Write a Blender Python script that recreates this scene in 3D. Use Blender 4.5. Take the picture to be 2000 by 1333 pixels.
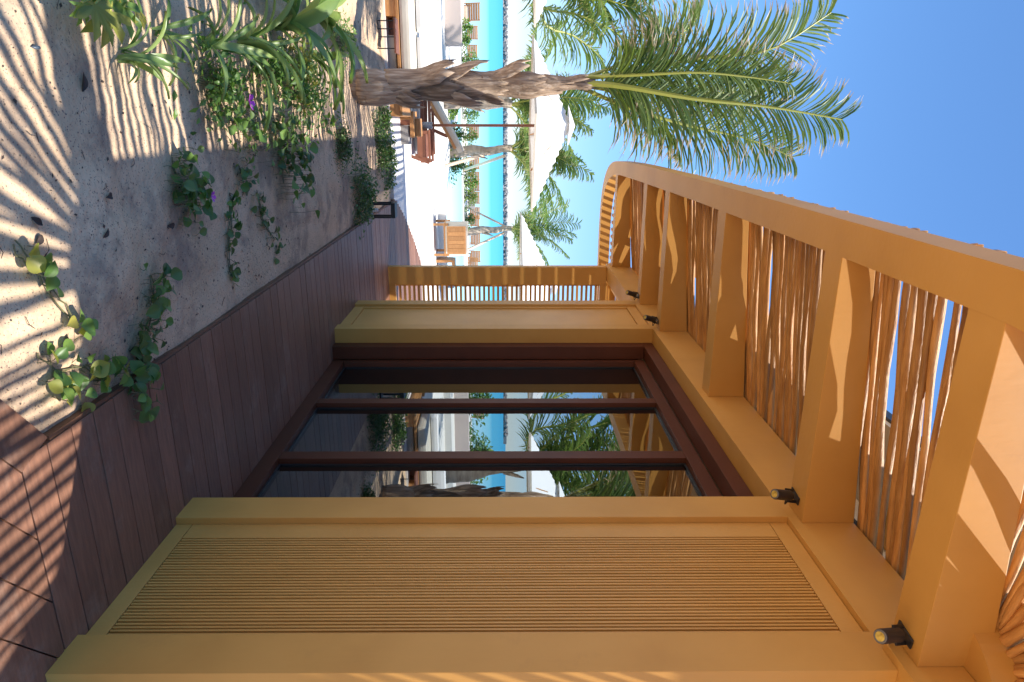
import bpy, bmesh, math, random
from math import sin, cos, pi, atan, radians, sqrt
from mathutils import Vector, Matrix, noise

random.seed(7)
for o in list(bpy.data.objects): bpy.data.objects.remove(o)
S = bpy.context.scene
COL = S.collection

# ------------------------------------------------------------------ camera
FPX = 2000 * 24 / 36
EYE = 1.55
YAW = atan((666.5 - 242) / FPX)
PITCH = atan(12 / FPX)
cd = bpy.data.cameras.new('camera'); cam = bpy.data.objects.new('camera', cd); COL.objects.link(cam)
cd.lens = 24; cd.sensor_width = 36; cd.sensor_fit = 'HORIZONTAL'; cd.clip_start = 0.05; cd.clip_end = 6000
fw = Vector((sin(YAW) * cos(PITCH), cos(YAW) * cos(PITCH), sin(PITCH)))
rt = Vector((cos(YAW), -sin(YAW), 0)); up = rt.cross(fw)
M = Matrix((up, -rt, -fw)).transposed().to_4x4(); M.translation = (0, 0, EYE)   # the photograph is a portrait lying on its side
cam.matrix_world = M
S.camera = cam

# ------------------------------------------------------------------ sky, sun, exposure
SUNV = Vector((0.40, -0.244, 1.0)).normalized()
W = bpy.data.worlds.new('World'); S.world = W; W.use_nodes = True
nt = W.node_tree; bg = nt.nodes['Background']
sk = nt.nodes.new('ShaderNodeTexSky'); sk.sky_type = 'NISHITA'; sk.sun_disc = False
sk.sun_elevation = math.asin(SUNV.z); sk.sun_rotation = math.atan2(SUNV.x, SUNV.y)
sk.air_density = 1.0; sk.dust_density = 0.0; sk.ozone_density = 3.2; sk.altitude = 0
tg = nt.nodes.new('ShaderNodeTexCoord'); sz = nt.nodes.new('ShaderNodeSeparateXYZ'); nt.links.new(tg.outputs['Generated'], sz.inputs[0])
hr = nt.nodes.new('ShaderNodeValToRGB'); hr.color_ramp.interpolation = 'EASE'     # the bright band along the whole horizon, toned down evenly all round
hr.color_ramp.elements[0].position = 0.0; hr.color_ramp.elements[0].color = (0.48, 0.58, 0.82, 1)
hr.color_ramp.elements[1].position = 0.30; hr.color_ramp.elements[1].color = (0.60, 0.81, 0.97, 1)
nt.links.new(sz.outputs[2], hr.inputs[0])
mm = nt.nodes.new('ShaderNodeMix'); mm.data_type = 'RGBA'; mm.blend_type = 'MULTIPLY'; mm.inputs[0].default_value = 1.0
nt.links.new(sk.outputs[0], mm.inputs[6]); nt.links.new(hr.outputs[0], mm.inputs[7]); nt.links.new(mm.outputs[2], bg.inputs[0]); bg.inputs[1].default_value = 0.13
sl = bpy.data.lights.new('sun', 'SUN'); sun = bpy.data.objects.new('sun', sl); COL.objects.link(sun)
sl.energy = 4.3; sl.angle = radians(0.5); sl.color = (1.0, 0.95, 0.88)
sun.rotation_euler = SUNV.to_track_quat('Z', 'Y').to_euler()
S.view_settings.view_transform = 'Standard'; S.view_settings.look = 'None'
S.view_settings.exposure = 1.0; S.view_settings.gamma = 1.0; S.view_settings.use_curve_mapping = False

# ------------------------------------------------------------------ placing helpers
def ray(x, y):
    r = (y - 666.5) / FPX; u = (x - 1000) / FPX
    return rt * r + up * u + fw
def G(x, y, z=0.0):
    a = ray(x, y); t = (z - EYE) / a.z
    return Vector((a.x * t, a.y * t, z))
def AX(x, y, c):
    a = ray(x, y); t = c / a.x
    return Vector((c, a.y * t, EYE + a.z * t))
def AY(x, y, c):
    a = ray(x, y); t = c / a.y
    return Vector((a.x * t, c, EYE + a.z * t))

# ------------------------------------------------------------------ materials
def mat(name, c1, c2=None, rough=0.6, scale=8.0, stretch=(1, 1, 1), bump=0.0, bscale=60, spec=0.5, rnd=0.0, detail=6, c3=None, coord='Object', bstretch=None, sub=0):
    m = bpy.data.materials.new(name); m.use_nodes = True
    n = m.node_tree.nodes; l = m.node_tree.links
    b = n['Principled BSDF']; b.inputs['Roughness'].default_value = rough
    b.inputs['Specular IOR Level'].default_value = spec
    tc = n.new('ShaderNodeTexCoord'); mp = n.new('ShaderNodeMapping'); mp.inputs['Scale'].default_value = stretch
    l.new(tc.outputs[coord], mp.inputs['Vector'])
    vec = mp.outputs[0]
    oi = n.new('ShaderNodeObjectInfo')
    if rnd:
        ad = n.new('ShaderNodeVectorMath'); ad.operation = 'ADD'
        mu = n.new('ShaderNodeMath'); mu.operation = 'MULTIPLY'; mu.inputs[1].default_value = 37.0
        l.new(oi.outputs['Random'], mu.inputs[0]); l.new(vec, ad.inputs[0]); l.new(mu.outputs[0], ad.inputs[1]); vec = ad.outputs[0]
    c2 = c2 or tuple(v * 0.8 for v in c1)
    nz = n.new('ShaderNodeTexNoise'); nz.inputs['Scale'].default_value = scale; nz.inputs['Detail'].default_value = detail
    l.new(vec, nz.inputs['Vector'])
    cr = n.new('ShaderNodeValToRGB'); e = cr.color_ramp.elements
    e[0].position = 0.3; e[0].color = (*c2, 1); e[1].position = 0.7; e[1].color = (*c1, 1)
    if c3:
        k = cr.color_ramp.elements.new(0.5); k.color = (*c3, 1)
    l.new(nz.outputs['Fac'], cr.inputs[0]); out = cr.outputs[0]
    if rnd:
        hs = n.new('ShaderNodeHueSaturation'); mr = n.new('ShaderNodeMapRange')
        mr.inputs[3].default_value = 1 - rnd; mr.inputs[4].default_value = 1 + rnd
        l.new(oi.outputs['Random'], mr.inputs[0]); l.new(mr.outputs[0], hs.inputs['Value']); l.new(out, hs.inputs['Color']); out = hs.outputs[0]
    l.new(out, b.inputs['Base Color'])
    if bump:
        bn = n.new('ShaderNodeTexNoise'); bn.inputs['Scale'].default_value = bscale; bn.inputs['Detail'].default_value = 5
        if bstretch:
            m2 = n.new('ShaderNodeMapping'); m2.inputs['Scale'].default_value = bstretch
            l.new(tc.outputs[coord], m2.inputs['Vector']); l.new(m2.outputs[0], bn.inputs['Vector'])
        else: l.new(vec, bn.inputs['Vector'])
        bp = n.new('ShaderNodeBump'); bp.inputs['Strength'].default_value = bump; bp.inputs['Distance'].default_value = 0.02
        l.new(bn.outputs['Fac'], bp.inputs['Height']); l.new(bp.outputs[0], b.inputs['Normal'])
    return m

def leafmat(name, ca, cb, tip=(0.42, 0.33, 0.16), tipstart=0.86, transl=0.35, rough=0.45, rib=None):
    """UV x = along the leaf, UV y = random per leaf; dry tips are the leaf's own colour"""
    m = bpy.data.materials.new(name); m.use_nodes = True
    n = m.node_tree.nodes; l = m.node_tree.links; b = n['Principled BSDF']
    uv = n.new('ShaderNodeUVMap'); sp = n.new('ShaderNodeSeparateXYZ'); l.new(uv.outputs[0], sp.inputs[0])
    oi = n.new('ShaderNodeObjectInfo')
    ad = n.new('ShaderNodeMath'); ad.operation = 'ADD'; l.new(sp.outputs[1], ad.inputs[0]); l.new(oi.outputs['Random'], ad.inputs[1])
    fr = n.new('ShaderNodeMath'); fr.operation = 'FRACT'; l.new(ad.outputs[0], fr.inputs[0])
    mx = n.new('ShaderNodeMix'); mx.data_type = 'RGBA'; mx.inputs[6].default_value = (*ca, 1); mx.inputs[7].default_value = (*cb, 1)
    l.new(fr.outputs[0], mx.inputs[0])
    cr = n.new('ShaderNodeValToRGB'); cr.color_ramp.elements[0].position = tipstart; cr.color_ramp.elements[0].color = (0, 0, 0, 1)
    cr.color_ramp.elements[1].position = min(1.0, tipstart + 0.12); cr.color_ramp.elements[1].color = (1, 1, 1, 1)
    l.new(sp.outputs[0], cr.inputs[0])
    m2 = n.new('ShaderNodeMix'); m2.data_type = 'RGBA'; m2.inputs[7].default_value = (*tip, 1)
    l.new(cr.outputs[0], m2.inputs[0]); l.new(mx.outputs[2], m2.inputs[6])
    l.new(m2.outputs[2], b.inputs['Base Color']); b.inputs['Roughness'].default_value = rough
    tr = n.new('ShaderNodeBsdfTranslucent'); hs = n.new('ShaderNodeHueSaturation'); hs.inputs['Value'].default_value = 1.7; hs.inputs['Saturation'].default_value = 1.1
    l.new(m2.outputs[2], hs.inputs['Color']); l.new(hs.outputs[0], tr.inputs[0])
    ms = n.new('ShaderNodeMixShader'); ms.inputs[0].default_value = transl
    l.new(b.outputs[0], ms.inputs[1]); l.new(tr.outputs[0], ms.inputs[2]); l.new(ms.outputs[0], n['Material Output'].inputs[0])
    return m

M_ochre = mat('ochre_painted_timber', (0.575, 0.300, 0.072), (0.49, 0.245, 0.054), c3=(0.545, 0.280, 0.064), rough=0.52, scale=2.2, detail=10, bump=0.05, bscale=38, bstretch=(1, 1, 0.25), spec=0.35)
M_ochre2 = mat('ochre_paint_smooth', (0.59, 0.310, 0.078), (0.52, 0.262, 0.060), rough=0.48, scale=3.0, rnd=0.06, bump=0.08, bscale=50, spec=0.4)
M_pole = mat('peeled_branch', (0.62, 0.315, 0.095), (0.38, 0.165, 0.042), rough=0.5, scale=9, stretch=(1, 6, 6), bump=0.3, bscale=30, rnd=0.3, spec=0.4)
M_dark = mat('dark_brown_frame', (0.10, 0.027, 0.010), (0.075, 0.02, 0.008), rough=0.5, scale=4, spec=0.3)
M_black = mat('black_metal', (0.02, 0.018, 0.02), (0.015, 0.014, 0.014), rough=0.45)
M_deck = mat('deck_board', (0.25, 0.118, 0.068), (0.165, 0.076, 0.046), rough=0.5, scale=5, stretch=(1.5, 14, 1), bump=0.16, bscale=26, bstretch=(1, 14, 1), rnd=0.17, spec=0.45)
def dust(m, col, p0, p1, sc, k):
    n = m.node_tree.nodes; l = m.node_tree.links; b = n['Principled BSDF']; src = b.inputs['Base Color'].links[0].from_socket
    tc = n.new('ShaderNodeNewGeometry'); a = n.new('ShaderNodeTexNoise'); a.inputs['Scale'].default_value = sc; a.inputs['Detail'].default_value = 9; a.inputs['Roughness'].default_value = .72
    l.new(tc.outputs['Position'], a.inputs['Vector']); r = n.new('ShaderNodeValToRGB'); r.color_ramp.elements[0].position = p0; r.color_ramp.elements[1].position = p1; r.color_ramp.elements[1].color = (k, k, k, 1)
    l.new(a.outputs['Fac'], r.inputs[0]); mx = n.new('ShaderNodeMix'); mx.data_type = 'RGBA'; mx.inputs[7].default_value = (*col, 1); l.new(r.outputs[0], mx.inputs[0]); l.new(src, mx.inputs[6]); l.new(mx.outputs[2], b.inputs['Base Color'])
dust(M_deck, (0.42, 0.33, 0.25), .54, .76, 3.2, .38)
dust(M_ochre, (0.30, 0.15, 0.05), .60, .80, 2.4, .35)
M_deckside = mat('deck_edge', (0.22, 0.10, 0.045), (0.12, 0.05, 0.025), rough=0.6, scale=6, stretch=(6, 1, 1), bump=0.3)
M_under = mat('deck_substructure', (0.02, 0.015, 0.012), rough=0.9)
M_white = mat('white_paving', (0.74, 0.71, 0.66), (0.68, 0.65, 0.60), rough=0.8, scale=1.5, bump=0.05, bscale=40)
M_wsand = mat('raked_white_sand', (0.80, 0.76, 0.70), (0.74, 0.70, 0.63), rough=0.9, scale=2.0, bump=0.2, bscale=10)
M_teak = mat('teak', (0.50, 0.25, 0.09), (0.38, 0.17, 0.055), rough=0.5, scale=5, stretch=(2, 10, 10), bump=0.1, rnd=0.15)
M_redwood = mat('red_brown_wood', (0.25, 0.09, 0.045), (0.18, 0.06, 0.03), rough=0.5, scale=6)
M_canvas = mat('white_canvas', (0.82, 0.80, 0.77), (0.78, 0.76, 0.73), rough=0.85, scale=3, bump=0.1, bscale=8)
M_cush = mat('beige_cushion', (0.62, 0.57, 0.47), (0.55, 0.50, 0.41), rough=0.85, scale=4, bump=0.2, bscale=12)
M_greyc = mat('grey_cushion', (0.33, 0.31, 0.29), (0.28, 0.26, 0.24), rough=0.9, scale=4)
M_trunk = mat('palm_fibre', (0.47, 0.37, 0.28), (0.15, 0.10, 0.07), rough=0.8, scale=5, stretch=(6, 6, 0.8), bump=0.8, bscale=14, bstretch=(5, 5, 0.7), c3=(0.32, 0.225, 0.15), rnd=0.32)
M_fartrunk = mat('pale_palm_bark', (0.50, 0.40, 0.30), (0.26, 0.19, 0.13), rough=0.85, scale=4, stretch=(1, 1, 3), bump=0.5, bscale=6)
M_prop = mat('pale_prop_wood', (0.62, 0.46, 0.33), (0.55, 0.38, 0.26), rough=0.7)
M_palm = leafmat('palm_leaflet', (0.05, 0.10, 0.018), (0.17, 0.23, 0.05), tip=(0.48, 0.36, 0.24), tipstart=0.76)
M_palm2 = leafmat('pale_palm_leaflet', (0.075, 0.135, 0.03), (0.18, 0.235, 0.06), tip=(0.42, 0.33, 0.14), tipstart=0.84, transl=0.45)
M_rachis = mat('palm_rachis', (0.36, 0.36, 0.07), (0.33, 0.34, 0.06), rough=0.4, scale=5)
M_vine = leafmat('vine_leaf', (0.07, 0.15, 0.03), (0.17, 0.28, 0.06), tip=(0.16, 0.26, 0.06), tipstart=0.9, transl=0.35, rough=0.4)
M_vined = leafmat('dark_vine_leaf', (0.05, 0.105, 0.028), (0.13, 0.20, 0.055), tip=(0.09, 0.16, 0.04), tipstart=0.9, transl=0.3, rough=0.4)
M_yleaf = leafmat('yellow_leaf', (0.24, 0.28, 0.05), (0.34, 0.32, 0.07), tip=(0.4, 0.3, 0.08), tipstart=0.85, transl=0.4)
M_lily = leafmat('strap_leaf', (0.11, 0.20, 0.05), (0.27, 0.36, 0.12), tip=(0.3, 0.3, 0.1), tipstart=0.93, transl=0.35, rough=0.35)
M_stem = mat('vine_stem', (0.16, 0.15, 0.06), (0.12, 0.10, 0.05), rough=0.7)
M_purple = mat('purple_petal', (0.62, 0.08, 0.55), rough=0.6)
M_litter = mat('leaf_litter', (0.10, 0.065, 0.045), (0.035, 0.025, 0.02), rough=0.9, scale=30)
M_rock = mat('breakwater_rock', (0.30, 0.27, 0.25), (0.22, 0.20, 0.19), rough=0.95, scale=0.3)
M_cream = mat('cream_render', (0.62, 0.52, 0.38), (0.58, 0.48, 0.35), rough=0.8, scale=3)
M_grey = mat('grey_roof_edge', (0.05, 0.055, 0.06), rough=0.5)
M_room = mat('room_plaster', (0.20, 0.23, 0.19), rough=0.9)
M_curtain = mat('curtain', (0.22, 0.21, 0.15), (0.18, 0.17, 0.12), rough=0.9, scale=3)
M_pink = mat('pale_pink_stucco', (0.60, 0.50, 0.44), (0.55, 0.45, 0.40), rough=0.85, scale=1)
M_lens = mat('lamp_lens', (0.75, 0.55, 0.12), (0.35, 0.22, 0.04), rough=0.25, scale=60)
M_led = mat('lamp_rim', (0.16, 0.15, 0.14), rough=0.3)
M_steel = mat('grey_steel', (0.30, 0.29, 0.28), rough=0.4)
M_shell = mat('blue_grey_shell', (0.16, 0.22, 0.27), (0.04, 0.05, 0.06), rough=0.4, scale=40)

def sandmat():
    m = mat('garden_sand', (0.75, 0.54, 0.345), (0.56, 0.385, 0.235), rough=0.95, scale=2.2, bump=0.5, bscale=45, spec=0.1, coord='Object')
    n = m.node_tree.nodes; l = m.node_tree.links; b = n['Principled BSDF']
    src = b.inputs['Base Color'].links[0].from_socket
    tc = n.new('ShaderNodeTexCoord')
    # humus stains and fine dark specks lying in the sand
    a = n.new('ShaderNodeTexNoise'); a.inputs['Scale'].default_value = 1.7; a.inputs['Detail'].default_value = 8; a.inputs['Roughness'].default_value = 0.7
    l.new(tc.outputs['Object'], a.inputs['Vector'])
    ar = n.new('ShaderNodeValToRGB'); ar.color_ramp.elements[0].position = 0.48; ar.color_ramp.elements[1].position = 0.60
    ar.color_ramp.elements[1].color = (0.72, 0.72, 0.72, 1)
    l.new(a.outputs['Fac'], ar.inputs[0])
    v = n.new('ShaderNodeTexNoise'); v.inputs['Scale'].default_value = 120; v.inputs['Detail'].default_value = 3
    l.new(tc.outputs['Object'], v.inputs['Vector'])
    vr = n.new('ShaderNodeValToRGB'); vr.color_ramp.elements[0].position = 0.61; vr.color_ramp.elements[1].position = 0.68
    l.new(v.outputs['Fac'], vr.inputs[0])
    m1 = n.new('ShaderNodeMix'); m1.data_type = 'RGBA'; m1.inputs[7].default_value = (0.25, 0.185, 0.14, 1)
    l.new(ar.outputs[0], m1.inputs[0]); l.new(src, m1.inputs[6])
    m2 = n.new('ShaderNodeMix'); m2.data_type = 'RGBA'; m2.inputs[7].default_value = (0.16, 0.12, 0.10, 1)
    l.new(vr.outputs[0], m2.inputs[0]); l.new(m1.outputs[2], m2.inputs[6]); l.new(m2.outputs[2], b.inputs['Base Color'])
    return m
M_sand = sandmat()

def watermat(name, stops, gloss=0.06, wave=0.3, wscale=3.0, axis=1, scale=1.0):
    m = bpy.data.materials.new(name); m.use_nodes = True
    n = m.node_tree.nodes; l = m.node_tree.links; b = n['Principled BSDF']; n.remove(b)
    tc = n.new('ShaderNodeTexCoord'); sp = n.new('ShaderNodeSeparateXYZ'); l.new(tc.outputs['Object'], sp.inputs[0])
    nz = n.new('ShaderNodeTexNoise'); nz.inputs['Scale'].default_value = 0.02; l.new(tc.outputs['Object'], nz.inputs['Vector'])
    mr = n.new('ShaderNodeMapRange'); mr.inputs[1].default_value = stops[0][0]; mr.inputs[2].default_value = stops[-1][0]
    l.new(sp.outputs[axis], mr.inputs[0])
    cr = n.new('ShaderNodeValToRGB'); e = cr.color_ramp.elements; a, z = stops[0][0], stops[-1][0]
    e[0].position = 0; e[0].color = (*stops[0][1], 1); e[1].position = 1; e[1].color = (*stops[-1][1], 1)
    for p, c in stops[1:-1]:
        k = e.new((p - a) / (z - a)); k.color = (*c, 1)
    l.new(mr.outputs[0], cr.inputs[0])
    d = n.new('ShaderNodeBsdfDiffuse'); l.new(cr.outputs[0], d.inputs[0])
    g = n.new('ShaderNodeBsdfGlossy'); g.inputs['Roughness'].default_value = 0.15
    w = n.new('ShaderNodeTexNoise'); w.inputs['Scale'].default_value = wscale; l.new(tc.outputs['Object'], w.inputs['Vector'])
    bp = n.new('ShaderNodeBump'); bp.inputs['Strength'].default_value = wave; l.new(w.outputs['Fac'], bp.inputs['Height'])
    l.new(bp.outputs[0], g.inputs['Normal'])
    ms = n.new('ShaderNodeMixShader'); ms.inputs[0].default_value = gloss
    l.new(d.outputs[0], ms.inputs[1]); l.new(g.outputs[0], ms.inputs[2]); l.new(ms.outputs[0], n['Material Output'].inputs[0])
    return m
M_sea = watermat('sea_water', [(40, (0.36, 0.55, 0.62)), (80, (0.22, 0.48, 0.57)), (105, (0.17, 0.45, 0.55)), (125, (0.075, 0.34, 0.49)), (300, (0.055, 0.31, 0.48)), (900, (0.05, 0.29, 0.47))], gloss=0.08)
M_pool = watermat('pool_water', [(16.5, (0.56, 0.62, 0.72)), (20, (0.42, 0.66, 0.74)), (26, (0.22, 0.62, 0.70))], gloss=0.10, wave=0.15)

def glassmat():
    m = bpy.data.materials.new('tinted_glass'); m.use_nodes = True
    n = m.node_tree.nodes; l = m.node_tree.links; n.remove(n['Principled BSDF'])
    t = n.new('ShaderNodeBsdfTransparent'); t.inputs[0].default_value = (0.55, 0.60, 0.57, 1)
    g = n.new('ShaderNodeBsdfGlossy'); g.inputs['Roughness'].default_value = 0.0; g.inputs['Color'].default_value = (0.86, 0.95, 0.98, 1)
    f = n.new('ShaderNodeFresnel'); f.inputs[0].default_value = 4.8
    ms = n.new('ShaderNodeMixShader'); l.new(f.outputs[0], ms.inputs[0]); l.new(t.outputs[0], ms.inputs[1]); l.new(g.outputs[0], ms.inputs[2])
    l.new(ms.outputs[0], n['Material Output'].inputs[0]); return m
M_glass = glassmat()

# ------------------------------------------------------------------ object helpers
def link(name, me, parent=None, m=None):
    o = bpy.data.objects.new(name, me); COL.objects.link(o)
    if m is not None:
        me.materials.clear()
        for k in (m if isinstance(m, (list, tuple)) else [m]): me.materials.append(k)
    if parent: o.parent = parent
    return o
def tag(o, label=None, cat=None, group=None, kind=None):
    if label: o['label'] = label
    if cat: o['category'] = cat
    if group: o['group'] = group
    if kind: o['kind'] = kind
    return o
def thing(name, loc, label, cat, group=None, rz=0):
    o = bpy.data.objects.new(name, None); COL.objects.link(o); o.location = loc; o.rotation_euler.z = rz
    o.empty_display_size = 0.1
    return tag(o, label, cat, group)
def copy_tree(o, parent=None):
    c = o.copy(); COL.objects.link(c); c.parent = parent
    for ch in [k for k in bpy.data.objects if k.parent == o]: copy_tree(ch, c)
    return c

class MB:
    def __init__(s): s.v = []; s.f = []; s.mi = []; s.uv = []; s.smooth = False; s.hasuv = False
    def add(s, vs, fs, mi=0, uvs=None):
        b = len(s.v); s.v += [tuple(p) for p in vs]
        for i, f in enumerate(fs):
            s.f.append(tuple(b + k for k in f)); s.mi.append(mi)
            if uvs is not None: s.uv += [uvs[k] for k in f]; s.hasuv = True
            else: s.uv += [(0, 0.5)] * len(f)
        return s
    def box(s, a, b, mi=0):
        x0, y0, z0 = a; x1, y1, z1 = b
        return s.add([(x0, y0, z0), (x1, y0, z0), (x1, y1, z0), (x0, y1, z0), (x0, y0, z1), (x1, y0, z1), (x1, y1, z1), (x0, y1, z1)],
                     [(0, 3, 2, 1), (4, 5, 6, 7), (0, 1, 5, 4), (1, 2, 6, 5), (2, 3, 7, 6), (3, 0, 4, 7)], mi)
    def tube(s, pts, radii, n=8, mi=0, cap=True):
        pts = [Vector(p) for p in pts]; rings = []
        if not isinstance(radii, (list, tuple)): radii = [radii] * len(pts)
        ref = None; vs = []; fs = []
        for i, p in enumerate(pts):
            t = (pts[min(i + 1, len(pts) - 1)] - pts[max(i - 1, 0)]).normalized()
            if ref is None:
                ref = t.orthogonal().normalized()
            ref = (ref - t * ref.dot(t)).normalized(); bi = t.cross(ref)
            for k in range(n):
                a = 2 * pi * k / n; vs.append(p + (ref * cos(a) + bi * sin(a)) * radii[i])
        for i in range(len(pts) - 1):
            for k in range(n):
                a = i * n + k; b = i * n + (k + 1) % n; fs.append((a, b, b + n, a + n))
        if cap: fs.append(tuple(reversed(range(n)))); fs.append(tuple(range((len(pts) - 1) * n, len(pts) * n)))
        return s.add(vs, fs, mi)
    def bar(s, a, b, w, h, mi=0, upv=(0, 0, 1)):
        a = Vector(a); b = Vector(b); t = (b - a).normalized(); u = Vector(upv)
        sd = t.cross(u)
        if sd.length < 1e-4: sd = t.cross(Vector((1, 0, 0)))
        sd.normalize(); u = sd.cross(t).normalized(); sd = sd * w / 2; u = u * h / 2
        vs = [a - sd - u, a + sd - u, a + sd + u, a - sd + u, b - sd - u, b + sd - u, b + sd + u, b - sd + u]
        return s.add(vs, [(0, 3, 2, 1), (4, 5, 6, 7), (0, 1, 5, 4), (1, 2, 6, 5), (2, 3, 7, 6), (3, 0, 4, 7)], mi)
    def mesh(s, name, mats, smooth=False, bevel=0):
        me = bpy.data.meshes.new(name); me.from_pydata(s.v, [], s.f); me.update()
        for k in (mats if isinstance(mats, (list, tuple)) else [mats]): me.materials.append(k)
        me.polygons.foreach_set('material_index', s.mi)
        if smooth: me.polygons.foreach_set('use_smooth', [True] * len(s.f))
        if s.hasuv:
            u = me.uv_layers.new(name='UVMap'); flat = [c for p in s.uv for c in p]; u.data.foreach_set('uv', flat)
        if bevel:
            bm = bmesh.new(); bm.from_mesh(me); bmesh.ops.bevel(bm, geom=bm.edges[:], offset=bevel, segments=2, affect='EDGES', profile=0.7)
            bm.to_mesh(me); bm.free()
        return me
    def build(s, name, mats, parent=None, smooth=False, bevel=0):
        o = bpy.data.objects.new(name, s.mesh(name, mats, smooth, bevel)); COL.objects.link(o)
        if parent: o.parent = parent
        return o
def boxo(name, a, b, m, parent=None, bevel=0.0): return MB().box(a, b).build(name, m, parent, bevel=bevel)
def pw(o, p):   # world position under a parent that only translates
    return Vector(p) - o.location

# ================================================================== THE GROUND
def coords(dense, outer):
    return sorted(set([round(v, 4) for v in dense + outer]))
xs = coords([-3.2 + 0.028 * i for i in range(156)], [-1500, -600, -300, -150, -80, -50, -35, -25, -18, -13, -10, -8, -6.5, -5.5, -4.8, -4.2, -3.8, -3.5, 1.25, 1.5, 2, 3, 4, 6, 9, 14, 20, 30, 45, 70, 120, 250, 600, 1500])
ys = coords([1.4 + 0.028 * i for i in range(292)], [-600, -100, -30, -10, -3, 0, 0.6, 1.1, 10, 12, 15, 18, 21, 24, 26, 28, 30, 32, 34, 37, 40, 44, 48, 50, 52, 55, 60, 70])
def ground_z(x, y):
    if y > 24:
        pr = [(24, 0), (34, -0.36), (50, -1.22), (60, -1.7), (70, -2.2)]
        z = -2.2
        for (a, za), (b, zb) in zip(pr, pr[1:]):
            if a <= y <= b: z = za + (zb - za) * (y - a) / (b - a); break
        return z - 0.03
    if x > 1.06 or y > 9.75 or y < 1.1 or x < -3.4: return -0.09
    n1 = noise.noise(Vector((x * 1.1, y * 0.8, 3))) * 0.035
    n2 = noise.noise(Vector((x * 4, y * 3.2, 9))) * 0.022
    n3 = noise.noise(Vector((x * 11, y * 10, 5))) * 0.010
    n4 = noise.noise(Vector((x * 26, y * 26, 2))) * 0.0045
    n2 += .05 * max(0, noise.noise(Vector((x * 2.3, y * 2.0, 31)))) ** 1.2
    e = min(1, max(0, (1.06 - x) / 0.4)); e2 = min(1, max(0, (9.75 - y) / 0.3))
    return -0.035 + (n1 + n2 + n3 + 0.02) * (0.25 + 0.75 * e) * e2 + n4 - 0.01 * (1 - e)
vs = [(x, y, ground_z(x, y)) for y in ys for x in xs]
nx = len(xs); fs = [(j * nx + i, j * nx + i + 1, (j + 1) * nx + i + 1, (j + 1) * nx + i) for j in range(len(ys) - 1) for i in range(nx - 1)]
g = MB(); g.add(vs, fs); sand = g.build('sand_ground', M_sand, smooth=True); tag(sand, kind='structure')

# paving beyond the garden bed, white terrace, beach
def sheet(name, poly, z, m):
    me = bpy.data.meshes.new(name); me.from_pydata([(x, y, z) for x, y in poly], [], [tuple(range(len(poly)))]); me.materials.append(m)
    o = bpy.data.objects.new(name, me); COL.objects.link(o); return tag(o, kind='structure')
def slab(name, poly, z0, z1, m, kind='structure'):
    n = len(poly); vs = [(x, y, z0) for x, y in poly] + [(x, y, z1) for x, y in poly]
    fs = [tuple(reversed(range(n))), tuple(range(n, 2 * n))] + [(i, (i + 1) % n, n + (i + 1) % n, n + i) for i in range(n)]
    o = MB().add(vs, fs).build(name, m); tag(o, kind=kind); return o
slab('paved_path', [(-30, 9.62), (1.0, 9.66), (1.12, 10.0), (1.3, 10.45), (1.5, 10.62), (-30, 10.62)], -0.3, -0.004, M_white)
slab('white_terrace', [(-60, 10.63), (1.5, 10.63), (2.0, 11.3), (2.45, 12.45), (60, 12.45), (60, 15.9), (-60, 15.9)], -0.3, -0.012, M_wsand)
# lower terrace behind the kerb, with the pool cut out of it
PL = [(2.05, 16.9), (-0.9, 25.2), (26, 25.2), (26, 16.9)]
slab('pool_terrace', [(-60, 16.05), (60, 16.05), (60, 16.9), (2.05, 16.9), (-0.9, 25.2), (-60, 25.2)], -0.3, -0.008, M_wsand)
sheet('pool_water', [(2.05, 16.9), (-0.9, 25.2), (26, 25.2), (26, 16.9)][::-1], -0.06, M_pool)
slab('pool_coping', [(-60, 25.2), (60, 25.2), (60, 25.6), (-60, 25.6)], -0.3, 0.0, M_white)
sheet('sea', [(-3000, 40), (3000, 40), (3000, 4500), (-3000, 4500)], -1.2, M_sea)
bw = slab('beach', [(-70, 25.62), (70, 25.62), (70, 26.6), (-70, 26.6)], -0.3, -0.02, M_wsand)
bs = MB(); B = [(26.6, -0.02), (30, -0.12), (34, -0.32), (42, -0.75), (50, -1.16), (56, -1.5)]
for (a, za), (b, zb) in zip(B, B[1:]):
    bs.add([(-200, a, za), (200, a, za), (200, b, zb), (-200, b, zb)], [(0, 1, 2, 3)])
o = bs.build('beach_slope', M_wsand); tag(o, kind='structure')

# the low white kerb wall on the terrace
kw = MB(); kw.box((-60, 15.9, -0.2), (1.0, 16.05, 0.165)); kw.box((1.0, 15.9, -0.2), (60, 16.05, 0.165))
o = boxo('kerb_wall', (-60, 15.9, -0.2), (60, 16.05, 0.165), M_white, bevel=0.01)
tag(o, 'low white rendered kerb wall running across the terrace in front of the pool', 'low wall')
# second strip of water and the pale pink wall at the left
o = MB().box((-14, 19.0, -0.1), (-1.9, 19.25, 0.42)).build('pink_wall', M_pink, bevel=0.02)
tag(o, 'low pale pink stucco wall at the left behind the daybed', 'low wall')
sheet('plunge_pool_water', [(-16, 21.5), (-2.2, 21.5), (-2.8, 23.2), (-16, 23.2)], -0.003, M_pool)

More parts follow.
